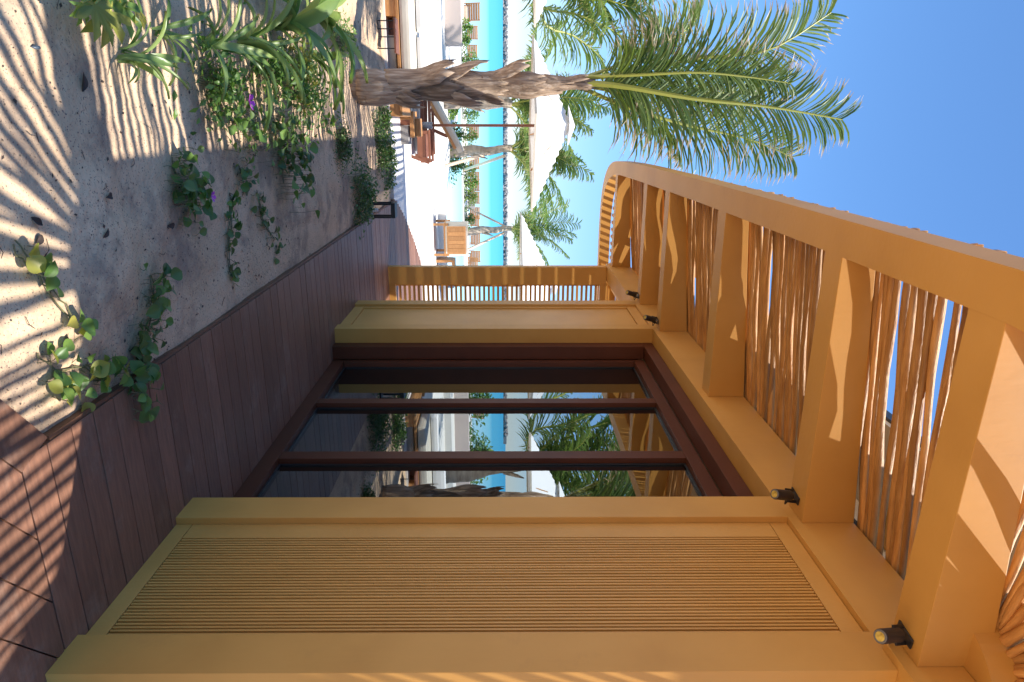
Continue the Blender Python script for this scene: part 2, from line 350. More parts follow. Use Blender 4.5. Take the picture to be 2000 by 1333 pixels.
# breakwater
rk = MB()
ico = bmesh.new(); bmesh.ops.create_icosphere(ico, subdivisions=1, radius=1); iv = [v.co.copy() for v in ico.verts]; ifc = [tuple(v.index for v in f.verts) for f in ico.faces]; ico.free()
rk.box((-340, 698, -1.6), (430, 702, 2.3))
for i in range(3000):
    x = random.uniform(-330, 420); k = random.random(); y = 700 + random.uniform(-6, 6); z = -1.4 + 4.0 * k ** 1.2
    s = random.uniform(.9, 1.9); R = Matrix.Rotation(random.uniform(0, 6), 3, Vector((random.random(), random.random(), random.random() + .1)).normalized())
    rk.add([Vector((x, y, z)) + R @ Vector((v.x * s * random.uniform(.8, 1.5), v.y * s, v.z * s * .75)) for v in iv], ifc)
o = rk.build('breakwater', M_rock); tag(o, 'long grey rock breakwater on the sea horizon', 'breakwater', kind='stuff')

# ================================================================== THE DECK
deck = MB().box((1.065, 2.0, -0.16), (2.06, 7.05, -0.036)).box((1.07, 7.06, -0.16), (3.3, 9.9, -0.036)).box((1.8, 9.91, -0.16), (3.3, 12.2, -0.036)).build('deck', M_under); tag(deck, kind='structure')
BW = 0.1345
def deck_left(y):
    if y < 9.75: return 1.035
    t = min(1, (y - 9.75) / 2.6); return 1.035 + 0.9 * t ** 0.9 + (0.55 * t * t)
bvar = {}
y = 1.972; k = 0
while y < 12.25:
    x0 = deck_left(y); x1 = 2.057 if y < 7.0 else 3.28
    if y < 2.06: x1 = 1.80
    jit = random.uniform(-.0012, .0012)
    b = MB().box((x0, y + 0.002, -0.036), (x1, y + BW - 0.0035, 0.0 + jit)).build('board', M_deck, deck, bevel=0.0022); y += BW
# diagonal boards of the walkway in the foreground
d = Vector((0.79, 0.613, 0)).normalized(); nrm = Vector((0.613, -0.79, 0)).normalized()
org = Vector((0.80, 1.95, 0))
for i in range(-0, 8):
    a = org + nrm * (0.152 * i + 0.002); b_ = org + nrm * (0.152 * (i + 1) - 0.003)
    def endp(p):
        if i == 0:
            return p + d * ((1.015 - p.x) / d.x) if p is a else p + d * ((1.068 - p.x) / d.x)
        return p + d * ((1.966 - p.y) / d.y)
    ea, eb = endp(a), endp(b_)
    sa, sb = a - d * 1.6, b_ - d * 1.6
    vs = [(*sa.xy, -0.036), (*sb.xy, -0.036), (*eb.xy, -0.036), (*ea.xy, -0.036), (*sa.xy, 0.001), (*sb.xy, 0.001), (*eb.xy, 0.001), (*ea.xy, 0.001)]
    MB().add(vs, [(3, 2, 1, 0), (4, 5, 6, 7), (0, 1, 5, 4), (1, 2, 6, 5), (2, 3, 7, 6), (3, 0, 4, 7)]).build('board', M_deck, deck, bevel=0.0022)
MB().box((1.018, 2.13, -0.10), (1.033, 9.75, -0.006)).build('edge_board', M_deckside, deck)

# ================================================================== THE PAVILION
pav = thing('pavilion', (1.78, 3, 0), 'ochre timber pavilion with dark framed glass door and slatted wall panel beside the deck', 'building')
def P(mb, name, m, bevel=0.004, smooth=False):
    o = mb.build(name, m, pav, bevel=bevel); o.location = -Vector(pav.location); return o
def pbox(name, a, b, m=M_ochre, bevel=0.004): return P(MB().box(a, b), name, m, bevel)
ZB0, ZB1 = 2.885, 3.175       # wall beam
# piers
pbox('pier', (1.768, 1.86, -0.01), (1.93, 2.048, ZB0)); pbox('pier', (1.768, 2.815, -0.01), (2.10, 3.0, ZB0))
pbox('pier', (1.768, 5.92, -0.01), (2.00, 6.06, ZB0)); pbox('pier', (1.768, 6.80, -0.01), (1.93, 6.96, ZB0))
# slatted panel: border rails then one slat after another
sp = MB(); sp.box((1.80, 2.052, 0.0), (1.90, 2.812, 0.075)); sp.box((1.80, 2.052, 2.80), (1.90, 2.812, ZB0 - .003)); sp.box((1.80, 2.052, 0.078), (1.90, 2.075, 2.797)); sp.box((1.80, 2.700, 0.078), (1.90, 2.812, 2.797))
panel = P(sp, 'slatted_panel', M_ochre2, 0.002)
bk = MB().box((1.832, 2.076, 0.078), (1.90, 2.699, 2.797)).build('panel_back', M_ochre2, panel)
NS = 33; pit = (2.698 - 2.078) / NS
slat_me = MB().box((1.80, 0, 0.079), (1.830, pit * 0.52, 2.796)).mesh('slat', M_ochre2, bevel=0.0012)
for i in range(NS):
    o = link('slat', slat_me, panel); o.location = (random.uniform(-.0008, .0012), 2.078 + pit * (i + 0.15) + random.uniform(-.0007, .0007), 0)
# plain framed panel between the far piers
sp = MB(); sp.box((1.792, 6.063, 0.0), (1.90, 6.797, 0.10)); sp.box((1.792, 6.063, 2.79), (1.90, 6.797, ZB0 - .003)); sp.box((1.792, 6.063, 0.103), (1.90, 6.12, 2.787)); sp.box((1.792, 6.75, 0.103), (1.90, 6.797, 2.787))
p2 = P(sp, 'plain_panel', M_ochre2, 0.002)
MB().box((1.806, 6.123, 0.104), (1.90, 6.747, 2.786)).build('panel_back', M_ochre2, p2)
# glass door: recess reveal, frame, mullions, panes
dr = MB(); dr.box((1.90, 3.004, 2.79), (2.02, 5.916, ZB0 - .004))
P(dr, 'door_head', M_dark, 0.003)
P(MB().box((1.90, 5.80, 0.0), (2.02, 5.916, 2.787)), 'door_reveal', M_dark, 0.003)
dfm = MB(); dfm.box((2.024, 3.004, 0.002), (2.11, 5.797, 0.105)); dfm.box((2.024, 3.004, 2.70), (2.11, 5.797, 2.787)); dfm.box((2.024, 3.004, 0.108), (2.11, 3.06, 2.697)); dfm.box((2.024, 5.74, 0.108), (2.11, 5.797, 2.697))
door = P(dfm, 'door_frame', M_dark, 0.003)
for a, b in ((3.915, 4.015), (4.818, 4.910)):
    MB().box((2.030, a, 0.10), (2.09, b, 2.71)).build('mullion', M_dark, door, bevel=0.003)
for (a, b, x) in ((3.062, 3.913, 2.075), (4.017, 4.816, 2.075), (4.912, 5.738, 2.080)):
    pane = MB().box((x, a, 0.107), (x + 0.006, b, 2.698)).build('pane', M_glass, door)
    gk = MB(); t = 0.012
    gk.box((x - .01, a, 0.107), (x - .002, b, 0.107 + t)); gk.box((x - .01, a, 2.698 - t), (x - .002, b, 2.698)); gk.box((x - .01, a, 0.12), (x - .002, a + t, 2.685)); gk.box((x - .01, b - t, 0.12), (x - .002, b, 2.685))
    gk.build('gasket', M_black, door)
# curtain inside the far pane
cu = MB(); N = 60; cv = []
for i in range(N + 1):
    yy = 4.2 + (5.72 - 4.2) * i / N; cv.append((2.32 + 0.03 * sin(i * 1.1), yy))
cu.add([(x, yy, 0.03) for x, yy in cv] + [(x, yy, 2.75) for x, yy in cv], [(i, i + 1, N + 2 + i, N + 1 + i) for i in range(N)])
P(cu, 'curtain', M_curtain, 0)
# room and outer walls
rm = MB(); rm.box((2.11, 2.2, -0.05), (5.4, 6.9, -0.002)); rm.box((2.13, 2.2, 2.80), (5.4, 6.9, 2.86)); rm.box((5.3, 2.2, 0), (5.4, 6.9, 2.8)); rm.box((2.13, 2.2, 0), (5.3, 2.25, 2.8)); rm.box((2.13, 6.85, 0), (5.3, 6.9, 2.8))
P(rm, 'room', M_room, 0)
ow = MB(); ow.box((1.94, 1.90, -0.05), (6.5, 2.0, 2.885)); ow.box((1.935, 6.98, -0.05), (6.5, 7.04, 2.885)); ow.box((1.915, 2.03, -0.04), (2.0, 2.80, 2.88)); ow.box((1.915, 6.08, -0.04), (2.0, 6.79, 2.88)); ow.box((6.4, 2.0, 0), (6.5, 6.97, 2.88))
P(ow, 'outer_wall', M_ochre, 0)
# upper storey behind the canopy and its roof
uw = MB(); uw.box((2.35, 1.95, 3.2), (2.45, 6.9, 3.86)); P(uw, 'upper_wall', M_cream, 0)
for yy in (2.5, 3.6, 4.9): P(MB().box((2.335, yy, 3.35), (2.347, yy + 0.55, 3.72)), 'upper_window', M_black, 0)
for yy in (2.2, 3.3, 4.4, 5.5): P(MB().box((1.85, yy, 3.74), (2.34, yy + 0.12, 3.858)), 'eave_bracket', M_ochre, 0.003)
RP = [(1.735, 6.95), (1.735, 1.85), (1.80, 1.60), (2.0, 1.47), (2.7, 1.42), (3.1, 1.0), (3.3, 0.3), (6.6, 0.3), (6.6, 6.95)]
def polyslab(mb, poly, z0, z1):
    n = len(poly); vs = [(x, y, z0) for x, y in poly] + [(x, y, z1) for x, y in poly]
    return mb.add(vs, [tuple(reversed(range(n))), tuple(range(n, 2 * n))] + [(i, (i + 1) % n, n + (i + 1) % n, n + i) for i in range(n)])
P(polyslab(MB(), RP, 3.862, 3.892), 'soffit', M_cream, 0)
cx, cy = 4.2, 4.2
P(polyslab(MB(), [(x - 0.02 if x < 2 else x, y) for x, y in RP], 3.894, 3.952), 'roof', M_grey, 0)
# eave bar carried on past the glass room over the open end
P(MB().box((1.715, 6.96, 3.88), (1.80, 8.80, 3.95)), 'eave_bar', M_ochre, 0)

# ================================================================== THE CANOPY
can = thing('slatted_canopy', (1.15, 5, 2.93), 'curved ochre timber canopy roofed with rustic branch poles above the deck', 'canopy')
def C_(mb, name, m=M_ochre, bevel=0.003, smooth=False):
    o = mb.build(name, m, can, bevel=bevel, smooth=smooth); o.location = -Vector(can.location); return o
def zt(x): return 3.07 + (3.175 - 3.07) * (x - 0.45) / (1.78 - 0.45)     # top of rafters, rising towards the wall
# wall beam with its rounded near corner
def strip(mb, inner, outer, z0, z1a, z1b=None):
    n = len(inner); z1b = z1b or z1a
    for i in range(n - 1):
        a, b, c, e = inner[i], inner[i + 1], outer[i + 1], outer[i]
        vs = [(*a, z0), (*b, z0), (*c, z0), (*e, z0), (*a, z1a), (*b, z1a), (*c, z1b), (*e, z1b)]
        f = [(3, 2, 1, 0), (4, 5, 6, 7), (0, 1, 5, 4), (2, 3, 7, 6)]
        if i == 0: f.append((3, 0, 4, 7))
        if i == n - 2: f.append((1, 2, 6, 5))
        mb.add(vs, f)
    return mb
C_(MB().box((1.772, 1.965, ZB0), (1.99, 8.98, ZB1)), 'wall_beam', M_ochre)
ic = (1.86, 1.95); arc = [(ic[0] - 0.29 * cos(t), ic[1] - 0.29 * sin(t)) for t in [i * (pi / 2) / 12 for i in range(13)]]
arc2 = [(ic[0] - 0.13 * cos(t), ic[1] - 0.13 * sin(t)) for t in [i * (pi / 2) / 12 for i in range(13)]]
wb = strip(MB(), [(1.57, 1.90)] + arc[1:] + [(5.5, 1.66)], [(1.73, 1.90)] + arc2[1:] + [(5.5, 1.82)], 3.09, 3.20)
C_(wb, 'corner_beam', M_ochre, 0, smooth=False)
C_(MB().box((1.735, 1.70, ZB0), (1.99, 1.962, 3.088)), 'beam_return', M_ochre)
# outer beam: plan curve measured from the photograph, near corner continues out of view
oin = [(5.5, .40), (1.9, .40)] + [(1.9 - 1.38 * sin(t), 1.80 - 1.40 * cos(t)) for t in [i * (pi / 2) / 10 for i in range(1, 10)]] + [(.52, 1.80), (.52, 3.0), (.528, 4.3), (.535, 5.2), (.547, 6.0), (.56, 6.95), (.575, 7.8), (.60, 8.7), (.66, 9.15), (.76, 9.5), (.93, 9.76), (1.15, 9.91), (1.45, 9.98), (1.8, 10.0), (3.45, 10.0)]
oout = [(5.5, .25), (1.9, .25)] + [(1.9 - 1.53 * sin(t), 1.80 - 1.55 * cos(t)) for t in [i * (pi / 2) / 10 for i in range(1, 10)]] + [(.37, 1.80), (.37, 3.0), (.375, 4.3), (.38, 5.2), (.387, 6.0), (.395, 6.95), (.41, 7.8), (.44, 8.75), (.50, 9.26), (.63, 9.64), (.84, 9.92), (1.10, 10.07), (1.43, 10.14), (1.8, 10.15), (3.45, 10.15)]
def smooth_pair(a, b):
    def sub(p):
        q = []
        for i in range(len(p) - 1):
            p0 = p[max(i - 1, 0)]; p1 = p[i]; p2 = p[i + 1]; p3 = p[min(i + 2, len(p) - 1)]
            for t in (0, .25, .5, .75):
                q.append(tuple(0.5 * ((2 * p1[k]) + (-p0[k] + p2[k]) * t + (2 * p0[k] - 5 * p1[k] + 4 * p2[k] - p3[k]) * t * t + (-p0[k] + 3 * p1[k] - 3 * p2[k] + p3[k]) * t ** 3) for k in (0, 1)))
        return q + [p[-1]]
    return sub(a[11:]), sub(b[11:])
si, so_ = smooth_pair(oin, oout)
OB = strip(MB(), oin[:11] + si, oout[:11] + so_, 2.93, zt(0.52), zt(0.4))
ob = C_(OB, 'outer_beam', M_ochre, 0)
def outer_x(y):
    for (a, b) in zip(si, si[1:]):
        if a[1] <= y <= b[1]: return a[0] + (b[0] - a[0]) * (y - a[1]) / (b[1] - a[1] + 1e-9)
    return 0.6
RAFT = [(1.80, 1.96), (2.765, 2.92), (4.31, 4.47), (5.85, 6.01), (6.80, 6.96), (8.62, 8.78)]
for i, (a, b) in enumerate(RAFT):
    ox = outer_x((a + b) / 2) - 0.002; xe = 1.771 if i else 1.734; ya = 0.04 if i == 0 else (0.0 if i < 5 else 0.12)
    vs = []
    for (x, sh) in ((ox, 0), (xe, ya)):
        for (yy) in (a, b):
            for z in (2.931, zt(x) - 0.001): vs.append((x, yy + sh, z))
    # order: ox a lo, ox a hi, ox b lo, ox b hi, xe a lo ...
    C_(MB().add(vs, [(0, 4, 6, 2), (1, 3, 7, 5), (0, 1, 5, 4), (2, 6, 7, 3), (0, 2, 3, 1), (4, 5, 7, 6)]), 'rafter', M_ochre, 0.003)
# branch poles: ten meshes shared by all poles
pole_me = []
for k in range(14):
    r = random.Random(100 + k); L = 1.0; n = 13; pts = []; rad = []; r0 = r.uniform(.0135, .0210)
    ph = r.uniform(0, 6); am = r.uniform(.005, .015); am2 = r.uniform(.003, .009); fr = r.uniform(3, 7)
    for i in range(n):
        t = i / (n - 1); pts.append((t, am * sin(fr * t + ph) + am2 * sin(13 * t + ph * 2), 0.005 * sin(5 * t + ph))); rad.append(r0 * (1 - .28 * t) * (1 + .10 * sin(17 * t + ph)) * (1 + .12 * (r.random() - .5)))
    pole_me.append(MB().tube(pts, rad, 8).mesh('branch_pole', M_pole, smooth=True))
def pole(p, q, w=1.0):
    p = Vector(p); q = Vector(q)
    if random.random() < .5: p, q = q, p
    o = link('branch_pole', random.choice(pole_me), can); dd = q - p
    R = dd.to_track_quat('X', 'Z').to_matrix().to_4x4() @ Matrix.Rotation(random.uniform(-.5, .5) + random.choice((0, pi)), 4, 'X')
    o.matrix_basis = Matrix.Translation(p - can.location) @ R @ Matrix.Diagonal((dd.length, w, w, 1))
    return o
bays = [(1.975, 2.755), (2.93, 4.30), (4.48, 5.84), (6.02, 6.79), (6.97, 8.60)]
for bi, (a, b) in enumerate(bays):
    y = a + .02
    pole((outer_x(b) - .142, b - .012, zt(.4) + .02), (1.90, b - .020, zt(1.9) + .022), 1.0)
    if random.random() < .75: pole((outer_x(b) - .142, b - .046, zt(.4) + .022), (1.90, b - .050, zt(1.9) + .022), 1.0); b -= .034
    while y < b - .045:
        w = random.uniform(.85, 1.15)
        j1 = random.uniform(-.016, .016); j2 = random.uniform(-.016, .016)
        x0 = outer_x(y) - 0.142 + random.uniform(-.008, .012)
        ya = min(max(y + j1, a - .01), b + .01)
        pole((x0, ya, zt(x0) + .022 + random.uniform(0, .008)), (1.90, min(max(y + j2, a), b), zt(1.90) + .024), w)
        y += (.0395 if bi else .0430) * w + (random.uniform(.006, .018) if random.random() < .34 else 0)
for (a, b) in RAFT[1:]:   # poles lying on top of the rafters
    y = a + .015
    while y < b:
        x0 = outer_x(y) - 0.140; pole((x0, y, zt(x0) + .024), (1.90, y + random.uniform(-.01, .01), zt(1.90) + .026)); y += .046
# fan over the near corner
for i in range(19):
    t = (i + .5) / 19 * pi / 2 + random.uniform(-.006, .006)
    a = (ic[0] - .16 * cos(t), ic[1] - .16 * sin(t)); b = (1.9 - 1.50 * cos(t), 1.80 - 1.52 * sin(t))
    pole((*b, zt(.45) + .022 + random.uniform(0, .006)), (*a, ZB1 + .022), 1.15)
for x in [1.95 + .058 * i for i in range(24)]:
    pole((x, .26, 3.10), (x + random.uniform(-.015, .015), 1.72, 3.19), 1.0)
# battens over the far curved bay
for i in range(16):
    x = 0.74 + .105 * i; yy = 9.0
    e = [p for p in si if p[1] > 9.0 and abs(p[0] - x) < .12]; ye = (min(e, key=lambda p: abs(p[0] - x))[1] if e else 10.0)
    C_(MB().box((x - .020, 8.80, 3.10), (x + .020, ye + .10, 3.125)), 'batten', M_ochre2, 0)

# ================================================================== SLATTED SCREEN at the open end
scr = thing('slatted_screen', (2.4, 8.9, 0), 'ochre slatted privacy screen with a broad post at the far end of the deck', 'screen')
def Sc(mb, name, m=M_ochre, bevel=0.003):
    o = mb.build(name, m, scr, bevel=bevel); o.location = -Vector(scr.location); return o
Sc(MB().box((1.80, 8.86, 0.0), (2.035, 8.98, 2.882)), 'post')
Sc(MB().box((2.037, 8.87, 0.0), (3.20, 8.97, 0.085)), 'bottom_rail'); Sc(MB().box((2.037, 8.87, 2.80), (3.20, 8.97, 2.882)), 'top_rail'); Sc(MB().box((3.203, 8.86, 0), (3.30, 8.98, 2.882)), 'post')
Sc(MB().box((2.037, 8.895, .088), (2.06, 8.955, 2.797)), 'side_stile')
scme = MB().box((2.062, 8.90, 0), (3.198, 8.93, 0.030)).mesh('slat', M_ochre2)
for i in range(43):
    o = link('slat', scme, scr); o.location = -Vector(scr.location) + Vector((0, 0, 0.125 + .0622 * i))
# overhead battens of the open end
op = thing('overhead_battens', (2.5, 7.9, 3.1), 'row of ochre overhead battens over the open end behind the plain panel', 'pergola roof')
for i in range(53):
    o = MB().box((-.50, -.020, -.020), (.95, .020, .020)).build('batten', M_ochre2, op) if i == 0 else link('batten', bm0, op)
    if i == 0: bm0 = o.data
    o.location = (0, -.85 + i * .055, 0.11)
for yy in (7.06, 8.80, 9.86):
    o = MB().box((2.0, yy, 3.06), (3.45, yy + .09, 3.175)).build('beam', M_ochre, op); o.location = -Vector(op.location)

# ================================================================== SPOTLIGHTS on the wall beam
def spot_proto():
    r = thing('spotlight', (0, 0, 0), '', 'spotlight', 'black spotlights along the wall beam')
    MB().box((-.020, -.045, -.006), (.020, .045, 0)).build('mount_plate', M_black, r, bevel=.002)
    ax = Vector((-.40, -.40, -.82)).normalized(); p0 = Vector((-.012, -.012, -.034)); p1 = p0 + ax * .118
    sd = ax.cross(Vector((0, 0, 1))).normalized() * .026
    b = MB()
    for k in (-1, 1): b.bar(Vector((0, 0, -.005)) + sd * k, p0 + ax * .03 + sd * k, .014, .005)
    b.tube([p0 + ax * .026 - sd * 1.1, p0 + ax * .026 + sd * 1.1], .005, 8); b.build('bracket', M_black, r)
    MB().tube([p0, p0 + ax * .004, p1 - ax * .004, p1], [.020, .0245, .0245, .0235], 22).build('lamp_head', M_black, r, smooth=False)
    MB().tube([p1 + ax * .0005, p1 + ax * .003], [.0225, .0215], 20).build('rim', M_led, r)
    MB().tube([p1 + ax * .0032, p1 + ax * .0045], [.016, .015], 16).build('lens', M_lens, r)
    pts = [Vector((.012 + .042 * sin(pi * i / 12) , .02 - .02 * i / 12, -.012 - .030 * (i / 12) - .010 * sin(pi * i / 12))) for i in range(13)]
    MB().tube(pts, .0035, 6).build('cable', M_black, r, smooth=True)
    return r
SPOT = [((1.675, 1.925, 2.929), 'black spotlight above the slatted panel, nearest the camera, its yellow lens showing'),
        ((1.685, 2.86, 2.929), 'black spotlight on the wall beam above the near edge of the glass door'),
        ((1.70, 5.95, 2.929), 'black spotlight on the wall beam above the plain framed panel'),
        ((1.70, 6.90, 2.929), 'farthest black spotlight on the wall beam, beside the slatted screen')]
pr = spot_proto()
for i, (p, lab) in enumerate(SPOT):
    o = pr if i == 0 else copy_tree(pr); o.location = p; o['label'] = lab; o.rotation_euler.z = radians(8)

# ================================================================== PALMS
def frond(mb, pts, leaf=.6, n=70, width=.028, rr=.02, droop=.35, side=None, seed=0, start=.12, sweep=.6, lm=0):
    """rachis through pts with two ranks of leaflets; material 0 leaflets, 1 rachis"""
    r = random.Random(seed); pts = [Vector(p) for p in pts]
    def cr(t):
        k = t * (len(pts) - 1); i = min(int(k), len(pts) - 2); u = k - i
        p0 = pts[max(i - 1, 0)]; p1 = pts[i]; p2 = pts[i + 1]; p3 = pts[min(i + 2, len(pts) - 1)]
        return .5 * ((2 * p1) + (p2 - p0) * u + (2 * p0 - 5 * p1 + 4 * p2 - p3) * u * u + (3 * p1 - p0 - 3 * p2 + p3) * u ** 3)
    N = 14; mb.tube([cr(i / N) for i in range(N + 1)], [rr * (1 - .85 * i / N) + .002 for i in range(N + 1)], 5, 1)
    for i in range(n):
        t = start + (1 - start) * (i + r.random() * .6) / n; p = cr(min(t, .999)); tg = (cr(min(t + .02, 1)) - cr(t - .02)).normalized()
        s0 = Vector(side) if side else tg.cross(Vector((0, 0, 1)))
        if s0.length < .1: s0 = Vector((1, 0, 0))
        s0 = (s0 - tg * s0.dot(tg)).normalized()
        ln = leaf * (0.55 + .6 * sin(pi * min(1, t * .95 + .08))) * r.uniform(.8, 1.15)
        if t > .9: ln *= .85
        for sg in (-1, 1):
            if r.random() < .04: continue
            dr = (s0 * sg * r.uniform(.8, 1.1) + tg * (sweep + .5 * t) * r.uniform(.7, 1.2) + Vector((0, 0, r.uniform(-.15, .12)))).normalized()
            dp = droop * r.uniform(.6, 1.5); q = p.copy(); K = 4; vs = []; uv = []
            wv = tg * .6 + Vector((r.uniform(-.5, .5), r.uniform(-.5, .5), r.uniform(-.3, .3))); rv = r.random()
            v = dr.copy()
            for k in range(K + 1):
                u = k / K; w = width * (0.55 + .9 * u) * (1 - u) ** .55 if u < 1 else 0
                w = max(w, .0015); sd = (wv - v * wv.dot(v)).normalized() * w / 2
                vs += [q - sd, q + sd]; uv += [(u, rv), (u, rv)]
                q = q + v * (ln / K); v = (v + Vector((0, 0, -dp)) * (.5 + u)).normalized()
            mb.add(vs, [(2 * k, 2 * k + 1, 2 * k + 3, 2 * k + 2) for k in range(K)], 0, uv)
    return mb

# --- the near palm
TP = Vector((-.36, 7.6, 0)); Hn = Vector((-.41, 7.6, 2.42))
np_ = thing('palm_tree', TP, 'nearest palm with ragged grey brown fibrous trunk and tall green fronds in the sand bed', 'palm tree', 'palm trees')
def N_(mb, name, m, smooth=True):
    o = mb.build(name, m, np_, smooth=smooth); o.location = -TP; return o
tk = MB(); n = 26; pts = []; rad = []
for i in range(n + 1):
    t = i / n; z = -.08 + 2.56 * t; pts.append((TP.x + (Hn.x - TP.x) * t + .015 * sin(7 * t), 7.6, z))
    rad.append((.145 - .045 * t - .055 * max(0, t - .55) / .45) * (1 + .07 * sin(t * 33)) if t > .04 else .17)
tk.tube(pts, rad, 18); tko = N_(tk, 'trunk', M_trunk)
for v in tko.data.vertices:
    c = v.co; a = math.atan2(c.y - 7.6, c.x - TP.x); d_ = 1 + .10 * noise.noise(Vector((cos(a) * 2, sin(a) * 2, c.z * 3))) + .05 * noise.noise(Vector((a * 5, c.z * 9, 1)))
    ax_ = TP.x + (Hn.x - TP.x) * c.z / 2.5; v.co = Vector((ax_ + (c.x - ax_) * d_, 7.6 + (c.y - 7.6) * d_, c.z))
def sheath(z0, az, L, span, flare, rad, seed, tilt=0):
    """a dry leaf base: a shell wrapped round the trunk whose end peels off and curls"""
    r = random.Random(seed); nu, nv = 9, 9; vs = []; cx = TP.x + (Hn.x - TP.x) * z0 / 2.5
    for j in range(nv + 1):
        v = j / nv; sp = span * (1 - .62 * v ** 2.2) * (1 + .12 * sin(v * 7 + seed * 2)); rr = rad + .010 + flare * v ** 2.4 * (1 - .35 * max(0, v - .75) / .25) + .016 * sin(v * 6 + seed)
        for i in range(nu + 1):
            u = i / nu * 2 - 1; a = az + u * sp + tilt * v; k = rr - .015 * u * u * v + r.uniform(-.004, .004)
            edge = 1 + .09 * sin(i * 1.4 + seed) * v + r.uniform(-.03, .03) * v
            vs.append((cx + cos(a) * k, 7.6 + sin(a) * k, z0 + L * v * edge - .12 * abs(flare) * v ** 4))
    w = nu + 1; fs = [(j * w + i, j * w + i + 1, (j + 1) * w + i + 1, (j + 1) * w + i) for j in range(nv) for i in range(nu)]
    o = N_(MB().add(vs, fs), 'leaf_sheath', M_trunk); md = o.modifiers.new('t', 'SOLIDIFY'); md.thickness = .007
    return o
SH = [(.02, -1.3, .62, 1.5, .02, .165), (.30, -2.4, .70, 1.2, .16, .15), (.10, -.4, .55, 1.2, .05, .16), (.45, -1.2, .62, 1.3, .03, .145), (.62, -.5, .66, 1.1, .09, .14), (.72, -2.7, .62, 1.0, .20, .13),
      (.92, -1.5, .62, 1.3, .02, .135), (1.0, -.1, .50, 1.0, .08, .13), (1.15, -2.9, .62, 1.0, .17, .12), (1.3, -1.0, .60, 1.3, .03, .125), (1.42, -2.2, .5, 1.0, .04, .105), (1.6, -.3, .5, 1.0, .015, .095), (1.62, -1.6, .6, 1.3, .0, .088), (1.9, -.8, .50, 1.2, .0, .072), (1.95, -2.6, .42, 1.0, .015, .070)]
for k, (z0, az, L, sp_, fl, rd) in enumerate(SH):
    sheath(z0, az, L, sp_, fl, rd, k, tilt=.15 * (-1) ** k)
fb = MB()   # loose fibre between the leaf bases
for k in range(260):
    z = random.uniform(.0, 2.3); a = random.uniform(-3.3, .3); rr = .15 - .045 * z; p = Vector((TP.x + (Hn.x - TP.x) * z / 2.5 + cos(a) * rr, 7.6 + sin(a) * rr, z))
    q = p + Vector((cos(a) * random.uniform(.0, .05), sin(a) * .03, random.uniform(-.12, .16))); w = Vector((.003, 0, .001))
    fb.add([p - w, p + w, q + w * .3, q - w * .3], [(0, 1, 2, 3)])
o = N_(fb, 'loose_fibre', M_trunk, False); o['kind'] = 'stuff'
b0 = Vector((-.41, 7.6, 2.3))
FR = [([b0, (-.37, 7.52, 2.75), (-.25, 7.48, 3.5), (-.17, 7.46, 4.3), (-.05, 7.5, 5.08)], .62, 110, .030, .034, .30, (1, 0, 0)),
      ([b0 + Vector((-.03, .03, 0)), (-.52, 7.65, 2.9), (-.66, 7.7, 3.6), (-.74, 7.7, 4.30), (-1.10, 7.7, 4.90)], .56, 96, .030, .026, .34, (1, .3, 0)),
      ([b0 + Vector((.03, .05, 0)), (-.16, 7.8, 2.9), (.02, 7.95, 3.6), (.16, 8.05, 4.3), (.36, 8.1, 4.85)], .58, 96, .028, .024, .34, (1, -.3, 0)),
      ([b0 + Vector((-.03, .08, 0)), (-.62, 8.0, 2.8), (-.85, 8.3, 3.25), (-1.02, 8.5, 3.6), (-1.22, 8.7, 3.8)], .50, 80, .028, .022, .4, None),
      ([b0 + Vector((.0, .08, 0)), (-.36, 8.0, 2.9), (-.34, 8.3, 3.6), (-.36, 8.5, 4.2), (-.42, 8.7, 4.6)], .58, 100, .030, .022, .3, (1, .1, 0)),
      ([b0 + Vector((.02, .02, 0)), (-.30, 7.7, 2.8), (-.15, 7.85, 3.1), (.10, 8.0, 3.4), (.36, 8.1, 3.55)], .46, 54, .026, .020, .42, None),
      ([b0 + Vector((-.05, .0, 0)), (-.48, 7.5, 2.9), (-.50, 7.42, 3.5), (-.46, 7.4, 4.0), (-.40, 7.4, 4.45)], .46, 84, .026, .020, .34, (1, .4, 0)),
      ([b0 + Vector((-.04, .05, 0)), (-.50, 7.8, 2.7), (-.62, 7.95, 3.0), (-.80, 8.1, 3.15), (-1.0, 8.2, 3.1)], .40, 46, .024, .018, .5, None)]
for k, (pp, lf, n_, w_, rr, dp, sd) in enumerate(FR):
    N_(frond(MB(), pp, lf, n_, w_, rr, dp, sd, seed=k + 3, start=.16, sweep=.75), 'frond', [M_palm, M_rachis], smooth=False)

